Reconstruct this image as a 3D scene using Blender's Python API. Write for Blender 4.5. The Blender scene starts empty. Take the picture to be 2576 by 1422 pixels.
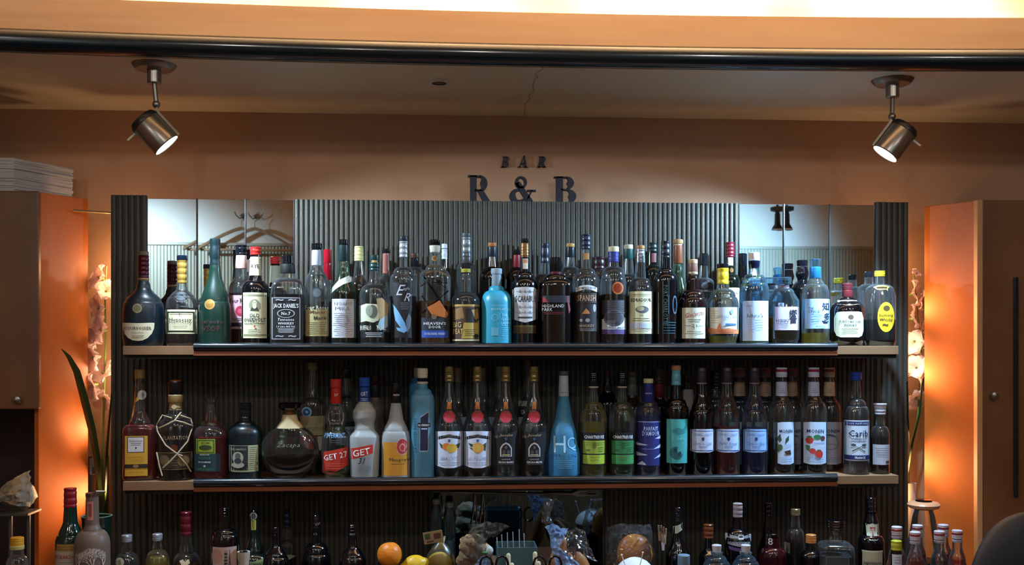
import bpy, bmesh, math, random
from math import sin, cos, tan, atan, atan2, pi, radians, sqrt
from mathutils import Vector, Matrix, noise
random.seed(7)
SC = bpy.context.scene
COL = SC.collection

# ---------------------------------------------------------------- camera
F, TH, H, CXP, HYP = 2656.0, radians(3.8), 1.6, 1288.0, 870.0
cam_d = bpy.data.cameras.new('camera'); cam = bpy.data.objects.new('camera', cam_d); COL.objects.link(cam)
cam.location = (0, 0, H); cam.rotation_euler = (pi / 2, 0, -TH)
cam_d.sensor_width = 36; cam_d.lens = 36 * F / 2576; cam_d.shift_y = (HYP - 711) / 2576; cam_d.clip_start = 0.05
SC.camera = cam

# ---------------------------------------------------------------- world, exposure
w = bpy.data.worlds.new('world'); SC.world = w; w.use_nodes = True
w.node_tree.nodes['Background'].inputs[0].default_value = (0.02, 0.025, 0.04, 1)
w.node_tree.nodes['Background'].inputs[1].default_value = 0.3
vs = SC.view_settings
vs.view_transform = 'Standard'; vs.look = 'None'; vs.gamma = 1; vs.use_curve_mapping = False; vs.exposure = 0.24
SC.cycles.transparent_max_bounces = 32
SC.cycles.max_bounces = 8
SC.cycles.sample_clamp_indirect = 4

# ---------------------------------------------------------------- measuring helpers (photo direction + real distance -> place)
def AX(px, Y): return Y * tan(TH + atan((px - CXP) / F))
def DEP(X, Y): return X * sin(TH) + Y * cos(TH)
def W(px, py, Y):
    X = AX(px, Y); return Vector((X, Y, H + (HYP - py) * DEP(X, Y) / F))
def MP(px, Y): return DEP(AX(px, Y), Y) / F      # metres per pixel there

# ---------------------------------------------------------------- the lamps of the place and an added flower fill
def lamp(name, kind, loc, energy, color, **kw):
    d = bpy.data.lights.new(name, kind); d.energy = energy; d.color = color
    tgt = kw.pop('aim', None)
    for k, v in kw.items(): setattr(d, k, v)
    o = bpy.data.objects.new(name, d); COL.objects.link(o); o.location = loc
    if tgt is not None: o.rotation_euler = (Vector(tgt) - Vector(loc)).to_track_quat('-Z', 'Y').to_euler()
    return o
COOL = (0.62, 0.82, 1.0); WARM = (1.0, 0.68, 0.40); ORANGE = (1.0, 0.52, 0.22); NEUT = (1.0, 0.93, 0.86)
SPL, SPR = W(420, 366, 2.985), W(2226, 388, 3.0)          # mouths of the two spotlights over the bar
lamp('spot_left', 'SPOT', SPL + Vector((0.006, 0.004, -0.012)), 46, COOL, spot_size=radians(118), spot_blend=0.6, shadow_soft_size=0.016, aim=SPL + Vector((0.62, 0.28, -0.8)))
lamp('spot_right', 'SPOT', SPR + Vector((-0.006, 0.004, -0.012)), 100, (0.42, 0.70, 1.0), spot_size=radians(118), spot_blend=0.6, shadow_soft_size=0.016, aim=SPR + Vector((-0.5, 0.32, -0.8)))
# cove lamps hidden in the trough above the fascia
for px, e in ((160, 5), (520, 8), (1080, 22), (1720, 26), (2340, 30)):
    q = W(px, 60, 3.03); lamp('cove_lamp', 'AREA', (q.x, 3.02, H + 0.868), e, WARM, shape='RECTANGLE', size=0.42, size_y=0.03, aim=(q.x, 3.06, H + 2))
# recessed downlights in the room ceiling
DOWN = [(-1.7, 0.9), (-0.75, 0.9), (0.2, 0.9), (1.15, 0.9), (2.1, 0.9), (-0.3, 0.15), (1.3, 0.15)]
for x, y in DOWN:
    lamp('downlight_lamp', 'SPOT', (x, y, H + 1.215), 13, NEUT, spot_size=radians(150), spot_blend=0.6, shadow_soft_size=0.06, aim=(x, y + 1.2, H - 0.1))
# warm lamps hidden in the niches behind the unit, plus added flower fill
NL, NR = Vector((-1.028, 3.435, H - .25)), Vector((1.522, 3.435, H - .10))
for v, dz, e in ((NL, -.02, 1.6), (NL, -.22, 2.8), (NR, 0, 2.4), (NR, .22, 2.0), (NR, -.3, 2.2)):
    lamp('niche_lamp_or_fill', 'SPOT', v + Vector((0, 0, dz)), e * 2.8, ORANGE, shadow_soft_size=0.02, spot_size=radians(108), spot_blend=1.0, aim=v + Vector((-.13 if v.x < 0 else .13, -.23, dz + .03)))
lamp('niche_lamp_or_fill', 'POINT', (-1.01, 3.45, H + 0.25), 1.6, (1, .6, .3), shadow_soft_size=0.02)
lamp('niche_lamp_or_fill', 'POINT', (1.50, 3.45, H + 0.28), 1.2, (1, .6, .3), shadow_soft_size=0.02)
lamp('niche_lamp_or_fill', 'POINT', (1.50, 3.45, H - 0.50), 0.7, (1, .5, .2), shadow_soft_size=0.02)
lamp('niche_lamp_or_fill', 'POINT', (1.505, 3.42, H - .02), 1.3, (1, .68, .42), shadow_soft_size=0.02)  # added fill that brightens the white blossoms, no lamp of its own
lamp('niche_lamp_or_fill', 'POINT', (-1.01, 3.42, H - .08), 1.1, (1, .68, .42), shadow_soft_size=0.02)  # matching added fill for the pink blossoms
# cool wall washers on the wall behind the guests (seen in the mirrors)
BW = -0.6
lamp('wash_lamp', 'SPOT', (2.2, 0.27, H + 0.66), 100, (0.35, 0.66, 1.0), spot_size=radians(120), spot_blend=1.0, shadow_soft_size=0.03, aim=(1.9, BW, H + 0.45))
lamp('wash_lamp', 'SPOT', (-2.1, 0.1, H + 0.85), 90, (0.55, 0.78, 1.0), spot_size=radians(120), spot_blend=1.0, shadow_soft_size=0.03, aim=(-2.0, BW, H + 0.35))

# ---------------------------------------------------------------- materials
MATS = {}
def lin(h):
    v = [int(h[i:i + 2], 16) / 255 for i in (0, 2, 4)]
    return tuple((c / 12.92 if c <= .04045 else ((c + .055) / 1.055) ** 2.4) for c in v) + (1,)
def newmat(k):
    m = bpy.data.materials.new(k); m.use_nodes = True; m.node_tree.nodes.clear(); MATS[k] = m
    return m, m.node_tree.nodes, m.node_tree.links
def out(n, l, sh):
    o = n.new('ShaderNodeOutputMaterial'); l.new(sh, o.inputs[0])
def pbr(k, hexc, rough=.5, metal=0, coat=0, bump=None, var=None, spec=.5, sub=None, trans=0):
    """principled with a procedural variation (var=(scale, amount, hex2, stretch)) and bump=(scale, strength)"""
    if k in MATS: return MATS[k]
    m, n, l = newmat(k)
    p = n.new('ShaderNodeBsdfPrincipled'); p.inputs['Base Color'].default_value = lin(hexc)
    p.inputs['Roughness'].default_value = rough; p.inputs['Metallic'].default_value = metal
    p.inputs['Coat Weight'].default_value = coat; p.inputs['Specular IOR Level'].default_value = spec
    p.inputs['Coat Roughness'].default_value = .08
    p.inputs['Transmission Weight'].default_value = trans
    if var or bump:
        tc = n.new('ShaderNodeTexCoord'); mp = n.new('ShaderNodeMapping'); l.new(tc.outputs['Object'], mp.inputs[0])
        mp.inputs['Scale'].default_value = (var[3] if var and len(var) > 3 else (1, 1, 1))
    if var:
        t = n.new('ShaderNodeTexNoise'); t.inputs['Scale'].default_value = var[0]; t.inputs['Detail'].default_value = 5
        l.new(mp.outputs[0], t.inputs[0])
        r = n.new('ShaderNodeValToRGB'); l.new(t.outputs[0], r.inputs[0])
        r.color_ramp.elements[0].position = .5 - var[1]; r.color_ramp.elements[1].position = .5 + var[1]
        r.color_ramp.elements[0].color = lin(hexc); r.color_ramp.elements[1].color = lin(var[2])
        l.new(r.outputs[0], p.inputs['Base Color'])
    if bump:
        t2 = n.new('ShaderNodeTexNoise'); t2.inputs['Scale'].default_value = bump[0]; l.new(mp.outputs[0], t2.inputs[0])
        b = n.new('ShaderNodeBump'); b.inputs['Strength'].default_value = bump[1]; b.inputs['Distance'].default_value = .002
        l.new(t2.outputs[0], b.inputs['Height']); l.new(b.outputs[0], p.inputs['Normal'])
    out(n, l, p.outputs[0]); return m
def glass(k, face, edge, rough=.09, gl=1.0, haze=.03):
    """thin-walled glass: tinted see-through, darker where the wall is seen edge-on, with a clear gloss"""
    m, n, l = newmat(k)
    lw = n.new('ShaderNodeLayerWeight'); lw.inputs[0].default_value = .35
    r = n.new('ShaderNodeValToRGB'); l.new(lw.outputs['Facing'], r.inputs[0])
    r.color_ramp.elements[0].position = .3; r.color_ramp.elements[1].position = .97
    r.color_ramp.elements[0].color = face + (1,); r.color_ramp.elements[1].color = edge + (1,)
    t = n.new('ShaderNodeBsdfTransparent'); l.new(r.outputs[0], t.inputs[0])
    g = n.new('ShaderNodeBsdfGlossy'); g.inputs['Roughness'].default_value = rough; g.inputs[0].default_value = (gl, gl, gl, 1)
    f = n.new('ShaderNodeFresnel'); f.inputs[0].default_value = 1.65
    tx = n.new('ShaderNodeTexNoise'); tx.inputs['Scale'].default_value = 45; tc = n.new('ShaderNodeTexCoord'); l.new(tc.outputs['Object'], tx.inputs[0])
    bp = n.new('ShaderNodeBump'); bp.inputs['Strength'].default_value = .12; bp.inputs['Distance'].default_value = .002; l.new(tx.outputs[0], bp.inputs['Height'])
    l.new(bp.outputs[0], g.inputs['Normal'])
    mx = n.new('ShaderNodeMixShader'); l.new(f.outputs[0], mx.inputs[0]); l.new(t.outputs[0], mx.inputs[1]); l.new(g.outputs[0], mx.inputs[2])
    hz = n.new('ShaderNodeBsdfDiffuse'); hz.inputs[0].default_value = tuple(.12 + .55 * c for c in face) + (1,)
    ht = n.new('ShaderNodeBsdfTranslucent'); ht.inputs[0].default_value = hz.inputs[0].default_value
    h1 = n.new('ShaderNodeMixShader'); l.new(hz.outputs[0], h1.inputs[1]); l.new(ht.outputs[0], h1.inputs[2])
    hf = n.new('ShaderNodeMapRange'); hf.inputs[3].default_value = haze * .6; hf.inputs[4].default_value = haze * 3.2; l.new(lw.outputs['Facing'], hf.inputs[0])
    h2 = n.new('ShaderNodeMixShader'); l.new(hf.outputs[0], h2.inputs[0]); l.new(mx.outputs[0], h2.inputs[1]); l.new(h1.outputs[0], h2.inputs[2])
    out(n, l, h2.outputs[0]); return m
def frost(k, hexc, op=.75, rough=.4):
    m, n, l = newmat(k)
    d = n.new('ShaderNodeBsdfPrincipled'); d.inputs['Base Color'].default_value = lin(hexc); d.inputs['Roughness'].default_value = rough
    tl = n.new('ShaderNodeBsdfTranslucent'); tl.inputs[0].default_value = lin(hexc)
    t = n.new('ShaderNodeBsdfTransparent'); t.inputs[0].default_value = lin(hexc)
    a = n.new('ShaderNodeMixShader'); a.inputs[0].default_value = .35; l.new(d.outputs[0], a.inputs[1]); l.new(tl.outputs[0], a.inputs[2])
    tn = n.new('ShaderNodeTexNoise'); tn.inputs['Scale'].default_value = 30
    mr = n.new('ShaderNodeMapRange'); mr.inputs[3].default_value = op - .05; mr.inputs[4].default_value = op + .05; l.new(tn.outputs[0], mr.inputs[0])
    b = n.new('ShaderNodeMixShader'); l.new(mr.outputs[0], b.inputs[0]); l.new(t.outputs[0], b.inputs[1]); l.new(a.outputs[0], b.inputs[2])
    out(n, l, b.outputs[0]); return m
def emis(k, col, st):
    m, n, l = newmat(k); e = n.new('ShaderNodeEmission'); e.inputs[0].default_value = col + (1,); e.inputs[1].default_value = st
    out(n, l, e.outputs[0]); return m
def M(k):
    """a palette key, or 'p:RRGGBB' paper / 'f:RRGGBB' foil / 'g:RRGGBB' glossy plastic or opaque glass / 's:RRGGBB' satin"""
    if k in MATS: return MATS[k]
    t, c = k.split(':')
    if t == 'p': return pbr(k, c, .6)
    if t == 'f': return pbr(k, c, .32, .55, bump=(90, .15))
    if t == 'g': return pbr(k, c, .12, 0, .6)
    if t == 's': return pbr(k, c, .36, 0, .1)
    raise KeyError(k)
glass('clear', (.91, .96, .98), (.38, .46, .51))
glass('clear_green', (.55, .78, .62), (.05, .12, .08))
glass('green', (.10, .26, .14), (.01, .03, .02))
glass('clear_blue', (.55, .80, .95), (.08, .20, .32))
glass('thin_plastic', (.93, .94, .96), (.55, .60, .66), rough=.12)
glass('net_film', (.80, .82, .55), (.35, .38, .12), rough=.3)
glass('bag_pink', (.95, .85, .82), (.6, .5, .46), rough=.2)
def liquid(k, c, e, op=.3):
    m = glass(k, c, e, .03, .6, 0); n, l = m.node_tree.nodes, m.node_tree.links
    o = next(q for q in n if q.type == 'OUTPUT_MATERIAL'); mx = o.inputs[0].links[0].from_node
    d = n.new('ShaderNodeBsdfDiffuse'); d.inputs[0].default_value = c + (1,); t = n.new('ShaderNodeBsdfTranslucent'); t.inputs[0].default_value = c + (1,)
    a = n.new('ShaderNodeMixShader'); l.new(d.outputs[0], a.inputs[1]); l.new(t.outputs[0], a.inputs[2])
    b = n.new('ShaderNodeMixShader'); b.inputs[0].default_value = op; l.new(mx.outputs[0], b.inputs[1]); l.new(a.outputs[0], b.inputs[2]); l.new(b.outputs[0], o.inputs[0]); return m
liquid('amber', (.75, .36, .06), (.25, .08, .01)); liquid('damber', (.22, .07, .015), (.05, .012, .004))
liquid('yellow', (.85, .74, .10), (.5, .4, .02), .45); liquid('red', (.72, .05, .05), (.3, .01, .01), .4)
liquid('blue', (.03, .13, .68), (.0, .03, .25), .45); liquid('pale', (.95, .92, .72), (.6, .6, .4), .1); liquid('limeg', (.35, .55, .10), (.1, .2, .02))
liquid('cola', (.07, .018, .012), (.02, .005, .004)); liquid('pink', (.85, .22, .15), (.5, .06, .04)); liquid('water', (.93, .96, .97), (.5, .6, .65), .04)
frost('fw', 'C9D2D6', .8); frost('fb', '74BCE0', .82); frost('fbh', '56A8D8', .78); frost('fo', 'D9982A', .92); frost('ft', '8A7A70', .85); frost('petal', 'F7DCD2', .93, .6)
frost('box', '7FA6B0', .45, .25)
K = 'g:05060B'
# ---------------------------------------------------------------- mesh helpers
def obj(name, bm, mats, parent=None, smooth=True, loc=None):
    me = bpy.data.meshes.new(name); bm.to_mesh(me); bm.free()
    for m in (mats if isinstance(mats, (list, tuple)) else [mats]): me.materials.append(M(m) if isinstance(m, str) else m)
    if smooth:
        for p in me.polygons: p.use_smooth = True
        try: me.set_sharp_from_angle(angle=radians(38))
        except Exception: pass
    o = bpy.data.objects.new(name, me); COL.objects.link(o)
    if parent is not None: o.parent = parent
    if loc is not None: o.location = loc
    return o
def tag(o, label=None, cat=None, group=None, kind=None):
    if label: o['label'] = label
    if cat: o['category'] = cat
    if group: o['group'] = group
    if kind: o['kind'] = kind
    return o
def thing(name, label, cat, loc, group=None, rz=0):
    o = bpy.data.objects.new(name, None); COL.objects.link(o); o.location = loc; o.rotation_euler = (0, 0, rz)
    return tag(o, label, cat, group)
def box(bm, x0, x1, y0, y1, z0, z1, mi=0, bev=0):
    r = bmesh.ops.create_cube(bm, size=1); vv = r['verts']
    for v in vv: v.co = Vector(((x0 + x1) / 2 + v.co.x * (x1 - x0), (y0 + y1) / 2 + v.co.y * (y1 - y0), (z0 + z1) / 2 + v.co.z * (z1 - z0)))
    fs = set(f for v in vv for f in v.link_faces)
    if bev:
        es = list(set(e for v in vv for e in v.link_edges))
        rr = bmesh.ops.bevel(bm, geom=es, offset=bev, segments=2, affect='EDGES', profile=.5)
        fs = set(f for f in fs if f.is_valid) | set(rr['faces'])
    for f in fs: f.material_index = mi
    return vv
def ring(bm, r, z, n, e=2, sy=1, cx=0, cy=0):
    vs_ = []
    for i in range(n):
        t = 2 * pi * i / n; c, s = cos(t), sin(t)
        if e == 2: x, y = c, s
        else:
            x = math.copysign(abs(c) ** (2 / e), c); y = math.copysign(abs(s) ** (2 / e), s)
        vs_.append(bm.verts.new((cx + r * x, cy + r * y * sy, z)))
    return vs_
def skin(bm, a, b, mi=0):
    n = len(a)
    for i in range(n):
        f = bm.faces.new((a[i], a[(i + 1) % n], b[(i + 1) % n], b[i])); f.material_index = mi
def lathe(bm, prof, n=32, sy=1, mi=0, cap0=True, cap1=True, cx=0, cy=0):
    """prof: (z, r[, e[, sy]]) from bottom to top"""
    rs = []
    for p in prof:
        e = p[2] if len(p) > 2 else 2; s = p[3] if len(p) > 3 else sy
        rs.append(ring(bm, max(p[1], 1e-5), p[0], n, e, s, cx, cy))
    for a, b in zip(rs, rs[1:]): skin(bm, a, b, mi)
    if cap0: bm.faces.new(list(reversed(rs[0]))).material_index = mi
    if cap1: bm.faces.new(rs[-1]).material_index = mi
def tube(bm, pts, r, n=10, mi=0, r1=None, flat=1.0):
    pts = [Vector(p) for p in pts]; rings = []
    up = Vector((0.13, 0.31, 0.94)).normalized()
    for i, p in enumerate(pts):
        d = (pts[min(i + 1, len(pts) - 1)] - pts[max(i - 1, 0)]).normalized()
        a = d.cross(up)
        if a.length < 1e-3: a = d.cross(Vector((1, 0, 0)))
        a.normalize(); b = d.cross(a).normalized()
        rr = r if r1 is None else r + (r1 - r) * i / (len(pts) - 1)
        rings.append([bm.verts.new(p + a * cos(2 * pi * k / n) * rr + b * sin(2 * pi * k / n) * rr * flat) for k in range(n)])
    for a, b in zip(rings, rings[1:]): skin(bm, a, b, mi)
    bm.faces.new(list(reversed(rings[0]))).material_index = mi; bm.faces.new(rings[-1]).material_index = mi
def blob(bm, c, rad, amp=.1, freq=8, seed=0, u=24, v=16, mi=0, fn=None):
    c = Vector(c); r = bmesh.ops.create_uvsphere(bm, u_segments=u, v_segments=v, radius=1)
    for q in r['verts']:
        d = q.co.normalized(); s = Vector((seed * 3.1, seed * 1.7, seed)) + d * freq * .25
        k = 1 + amp * noise.noise(s) + amp * .5 * noise.noise(s * 2.3)
        if fn: k *= fn(d)
        q.co = c + Vector((d.x * rad[0] * k, d.y * rad[1] * k, d.z * rad[2] * k))
    for f in set(f for q in r['verts'] for f in q.link_faces): f.material_index = mi
    return r['verts']
def disc_poly(bm, pts, y0, y1, mi=0, holes=False):
    """extruded outline in the xz plane between depths y0 and y1"""
    a = [bm.verts.new((x, y0, z)) for x, z in pts]; b = [bm.verts.new((x, y1, z)) for x, z in pts]
    bm.faces.new(a).material_index = mi; bm.faces.new(list(reversed(b))).material_index = mi
    n = len(a)
    for i in range(n): bm.faces.new((a[i], b[i], b[(i + 1) % n], a[(i + 1) % n])).material_index = mi

# ---------------------------------------------------------------- lettering
_TX = {}
def text_tris(s, bold=0, shear=0):
    """outline of the words as flat triangles, normalised to 0..1 in x and y"""
    k = (s, bold, shear)
    if k in _TX: return _TX[k]
    c = bpy.data.curves.new('t', 'FONT'); c.body = s; c.resolution_u = 1 if len(s) > 3 else 3; c.offset = bold; c.shear = shear; c.space_character = 1.05; c.fill_mode = 'FRONT'
    o = bpy.data.objects.new('t', c); me = bpy.data.meshes.new_from_object(o)
    vs_ = [(v.co.x, v.co.y) for v in me.vertices]; fs = [tuple(p.vertices) for p in me.polygons]
    bpy.data.objects.remove(o); bpy.data.curves.remove(c); bpy.data.meshes.remove(me)
    if vs_:
        x0 = min(v[0] for v in vs_); x1 = max(v[0] for v in vs_); y0 = min(v[1] for v in vs_); y1 = max(v[1] for v in vs_)
        vs_ = [((x - x0) / max(x1 - x0, 1e-6), (y - y0) / max(y1 - y0, 1e-6)) for x, y in vs_]
    _TX[k] = (vs_, fs); return _TX[k]
# label operations, all in photo pixels: x from the bottle axis, y down the photo
def R(x0, x1, y0, y1, m): return ('poly', [(x0, y0), (x1, y0), (x1, y1), (x0, y1)], m)
def E(cx, cy, rx, ry, m, n=22): return ('poly', [(cx + rx * cos(2 * pi * i / n), cy + ry * sin(2 * pi * i / n)) for i in range(n)], m)
def PL(m, *pts): return ('poly', list(pts), m)
def T(s, cx, cy, w_, h, m, b=.02, sh=0, rot=0): return ('txt', s, cx, cy, w_, h, m, min(b, .012), sh, rot)
def L(x0, x1, y0, y1, n, m): return ('lines', x0, x1, y0, y1, n, m)     # fine print too small to read
def FR(x0, x1, y0, y1, t, m): return ('frame', x0, x1, y0, y1, t, m)
def expand(ops):
    o2 = []
    rnd = random.Random(3)
    for o in ops:
        if o[0] == 'lines':
            _, x0, x1, y0, y1, n, m = o
            for i in range(n):
                y = y0 + (y1 - y0) * (i + .5) / n; t = min(1.1, (y1 - y0) / n * .4); a = rnd.uniform(0, .18) * (x1 - x0)
                o2.append(('poly', [(x0 + a, y - t / 2), (x1 - a, y - t / 2), (x1 - a, y + t / 2), (x0 + a, y + t / 2)], m))
        elif o[0] == 'frame':
            _, x0, x1, y0, y1, t, m = o
            for r_ in ((x0, x1, y0, y0 + t), (x0, x1, y1 - t, y1), (x0, x0 + t, y0, y1), (x1 - t, x1, y0, y1)): o2.append(R(*r_, m))
        else: o2.append(o)
    return o2
def decal(name, ops, surf, parent, px2, step, base_off=.0005):
    """flat artwork laid on a curved surface: surf(x,z)->y of the surface, px2(x,y)->(x,z) metres"""
    bm = bmesh.new(); mats = []; ops = expand(ops)
    for li, o in enumerate(ops):
        mk = o[2] if o[0] == 'poly' else o[6]
        if mk not in mats: mats.append(mk)
        mi = mats.index(mk); sub = bmesh.new()
        if o[0] == 'poly':
            vv = [sub.verts.new((*((lambda q: (q[0], 0, q[1]))(px2(*p))),)) for p in o[1]]
            try: sub.faces.new(vv)
            except Exception: pass
            xs = [v.co.x for v in vv]; zs = [v.co.z for v in vv]
            nx = int((max(xs) - min(xs)) / step); nz = int((max(zs) - min(zs)) / (step * 2))
            for i in range(1, nx + 1):
                xx = min(xs) + (max(xs) - min(xs)) * i / (nx + 1)
                bmesh.ops.bisect_plane(sub, geom=sub.verts[:] + sub.edges[:] + sub.faces[:], plane_co=(xx, 0, 0), plane_no=(1, 0, 0))
            for i in range(1, nz + 1):
                zz = min(zs) + (max(zs) - min(zs)) * i / (nz + 1)
                bmesh.ops.bisect_plane(sub, geom=sub.verts[:] + sub.edges[:] + sub.faces[:], plane_co=(0, 0, zz), plane_no=(0, 0, 1))
        else:
            _, s, cx, cy, w_, h, m_, b_, sh, rot = o
            vs_, fs = text_tris(s, b_, sh); cr, sr = cos(radians(rot)), sin(radians(rot))
            vv = []
            for (u, v) in vs_:
                dx, dy = (u - .5) * w_, (.5 - v) * h
                q = px2(cx + dx * cr + dy * sr, cy - dx * sr + dy * cr); vv.append(sub.verts.new((q[0], 0, q[1])))
            for f in fs:
                try: sub.faces.new([vv[i] for i in f])
                except Exception: pass
            xs = [v.co.x for v in sub.verts] or [0]; nx = int((max(xs) - min(xs)) / (step * .8))
            for i in range(1, nx + 1):
                xx = min(xs) + (max(xs) - min(xs)) * i / (nx + 1)
                bmesh.ops.bisect_plane(sub, geom=sub.verts[:] + sub.edges[:] + sub.faces[:], plane_co=(xx, 0, 0), plane_no=(1, 0, 0))
        off = base_off + .00016 * min(li, 9) + (.0007 if o[0] == 'txt' else 0)
        vm = {}
        for v in sub.verts: vm[v] = bm.verts.new((v.co.x, surf(v.co.x, v.co.z) - off, v.co.z))
        for f in sub.faces:
            try: nf = bm.faces.new([vm[v] for v in f.verts])
            except Exception: continue
            nf.material_index = mi; nf.normal_update()
            if nf.normal.y > 0: nf.normal_flip()
        sub.free()
    o = obj(name, bm, mats, parent, smooth=False)
    for p in o.data.polygons: p.use_smooth = True
    return o

# ---------------------------------------------------------------- bottles
def seg_profile(P):
    """P: (y, hw[, kind]) top to bottom; kind 'c' dome, 's' S-curve, 'v' flare on the way from the point above"""
    outp = [(P[0][0], P[0][1])]
    for a, b in zip(P, P[1:]):
        k = b[2] if len(b) > 2 else 'l'; n = 1 if k == 'l' else 9
        for i in range(1, n + 1):
            t = i / n
            if k == 'l': y, r = a[0] + (b[0] - a[0]) * t, a[1] + (b[1] - a[1]) * t
            elif k == 'c': y, r = a[0] + (b[0] - a[0]) * (1 - cos(t * pi / 2)), a[1] + (b[1] - a[1]) * sin(t * pi / 2)
            elif k == 'v': y, r = a[0] + (b[0] - a[0]) * sin(t * pi / 2), a[1] + (b[1] - a[1]) * (1 - cos(t * pi / 2))
            else: y, r = a[0] + (b[0] - a[0]) * t, a[1] + (b[1] - a[1]) * (t * t * (3 - 2 * t))
            outp.append((y, r))
    return outp
Z1, Z2, Z3 = H - .001, H - .398, H - .80
A1, A2, B1, B2 = (3.207, Z1), (3.312, Z1), (3.207, Z2), (3.312, Z2)
FACE = .55
def bt(name, label, group, row, cx, P, G, caps=(), liq=None, labs=(), e=2, sy=1, rz=None, cat='bottle', n=36, lean=0):
    Y, zb = row; X = AX(cx, Y); mp = DEP(X, Y) / F
    if rz is None: rz = -atan2(X, Y) * FACE
    root = thing(name, label, cat, (X, Y, zb), group, rz)
    zz = lambda y: (HYP - y) * mp + H - zb
    basey = HYP + (H - zb) / mp
    prof = [(zz(y), r * mp) for y, r in seg_profile(P + ([] if P[-1][0] > basey - 2 else [(basey, P[-1][1])]))]
    prof = [q for q in prof if q[0] > .0035] + [(.0035, prof[-1][1]), (.001, prof[-1][1] - .0012), (0, prof[-1][1] - .004)]
    rb = max(r for _, r in prof)
    def ex(r):   # necks stay round, bodies take the bottle's own section
        t = max(0, min(1, (r / rb - .5) / .35)); return 2 + (e - 2) * t, 1 + (sy - 1) * t
    prof.reverse()
    bm = bmesh.new(); lathe(bm, [(z, r, *ex(r)) for z, r in prof], n, cap1=False)
    obj('glass_body', bm, G, root)
    def rad(z):
        for a, b in zip(prof, prof[1:]):
            if a[0] <= z <= b[0]: return a[1] + (b[1] - a[1]) * (z - a[0]) / max(b[0] - a[0], 1e-6)
        return prof[-1][1] if z > prof[-1][0] else prof[0][1]
    def surf(x, z):
        r = rad(z); ee, ss = ex(r); q = min(abs(x) / max(r, 1e-6), .995)
        return -ss * r * (1 - q ** ee) ** (1 / ee)
    def px2(x, y):
        z0 = zz(y); r = rad(max(z0, .002)); ss = ex(r)[1]
        mm = mp - r * ss * .95 / F
        return x * mm, (HYP - y) * mm + H - zb
    if liq:
        zl = zz(liq[0]); pr = [(max(z, .003), max(r - .0016, .002)) for z, r in prof if z < zl - .001]
        pr += [(zl, max(rad(zl) - .0016, .002))]
        bm = bmesh.new(); lathe(bm, [(z, r, *ex(r)) for z, r in pr], n)
        obj('liquid', bm, liq[1], root)
    for c in caps:
        nm, y0, y1, a, b_, m = c[:6]; z0, z1 = zz(y1), zz(y0)
        bm = bmesh.new()
        if a is None:      # sleeve following the glass
            zs = [z0 + (z1 - z0) * i / 6 for i in range(7)]; o_ = .0007
            lathe(bm, [(z, rad(z) + o_, *ex(rad(z))) for z in zs], 28, cap0=False, cap1=False)
        else:
            ra, rb_ = a * mp, b_ * mp; q = min(.0016, (z1 - z0) * .2)
            pr = [(z0, rb_ * .96), (z0 + q, rb_)]
            if len(c) > 6:  # ridged or grooved cap: c[6] grooves
                k = c[6]
                for i in range(k):
                    t = (i + .5) / k; zc = z0 + (z1 - z0) * t; rr = rb_ + (ra - rb_) * t; h_ = (z1 - z0) / k * .18
                    pr += [(zc - h_, rr), (zc - h_ * .5, rr - .0008), (zc + h_ * .5, rr - .0008), (zc + h_, rr)]
            pr += [(z1 - q, ra), (z1, ra - q), (z1, ra * .4)]
            lathe(bm, pr, 28)
        obj(nm, bm, m, root)
    for lb in labs:
        nm, ops = lb[0], lb[1]
        decal(nm, ops, surf, root, px2, rb * .16)
    return root
# ---------------------------------------------------------------- the room
pbr('wall_paint', 'AE8260', .62, var=(2.2, .35, 'A27656', (1, 1, 1)))
pbr('room_paint', 'D9D2C4', .7)
pbr('ply', 'DCB68A', .45, var=(3, .3, 'C7986A', (.6, 1, 9)))
pbr('black_gloss', '0E1B24', .2, 0, .5)
pbr('rib', '45423A', .5, .25, bump=(220, .35))
pbr('dark_groove', '101318', .6)
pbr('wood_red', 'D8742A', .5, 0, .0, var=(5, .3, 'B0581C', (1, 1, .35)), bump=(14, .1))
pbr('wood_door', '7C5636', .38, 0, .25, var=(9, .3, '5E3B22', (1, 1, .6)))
pbr('shelf_wood', '8B6A4C', .5, var=(6, .3, '7A5A3E', (.3, 1, 4)))
pbr('shelf_brown', '7B4326', .45)
pbr('steel', '8E8880', .3, .9, bump=(40, .05)); pbr('dark_steel', '3A3A3C', .35, .8); pbr('iron', '15161A', .45, .3)
pbr('floor', '33241A', .4, var=(4, .3, '241810', (1, 8, 1)))
pbr('hanger_wood', '9B7B58', .45)
emis('lens', (.72, .88, 1), 26); emis('tube_glow', (1, .72, .38), 14)
m, n, l = newmat('mirror'); g = n.new('ShaderNodeBsdfGlossy'); g.inputs[0].default_value = (.78, .84, .86, 1); g.inputs['Roughness'].default_value = .015; out(n, l, g.outputs[0])
m, n, l = newmat('mirror_dark'); g = n.new('ShaderNodeBsdfGlossy'); g.inputs[0].default_value = (.12, .17, .20, 1); g.inputs['Roughness'].default_value = .03; out(n, l, g.outputs[0])
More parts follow.
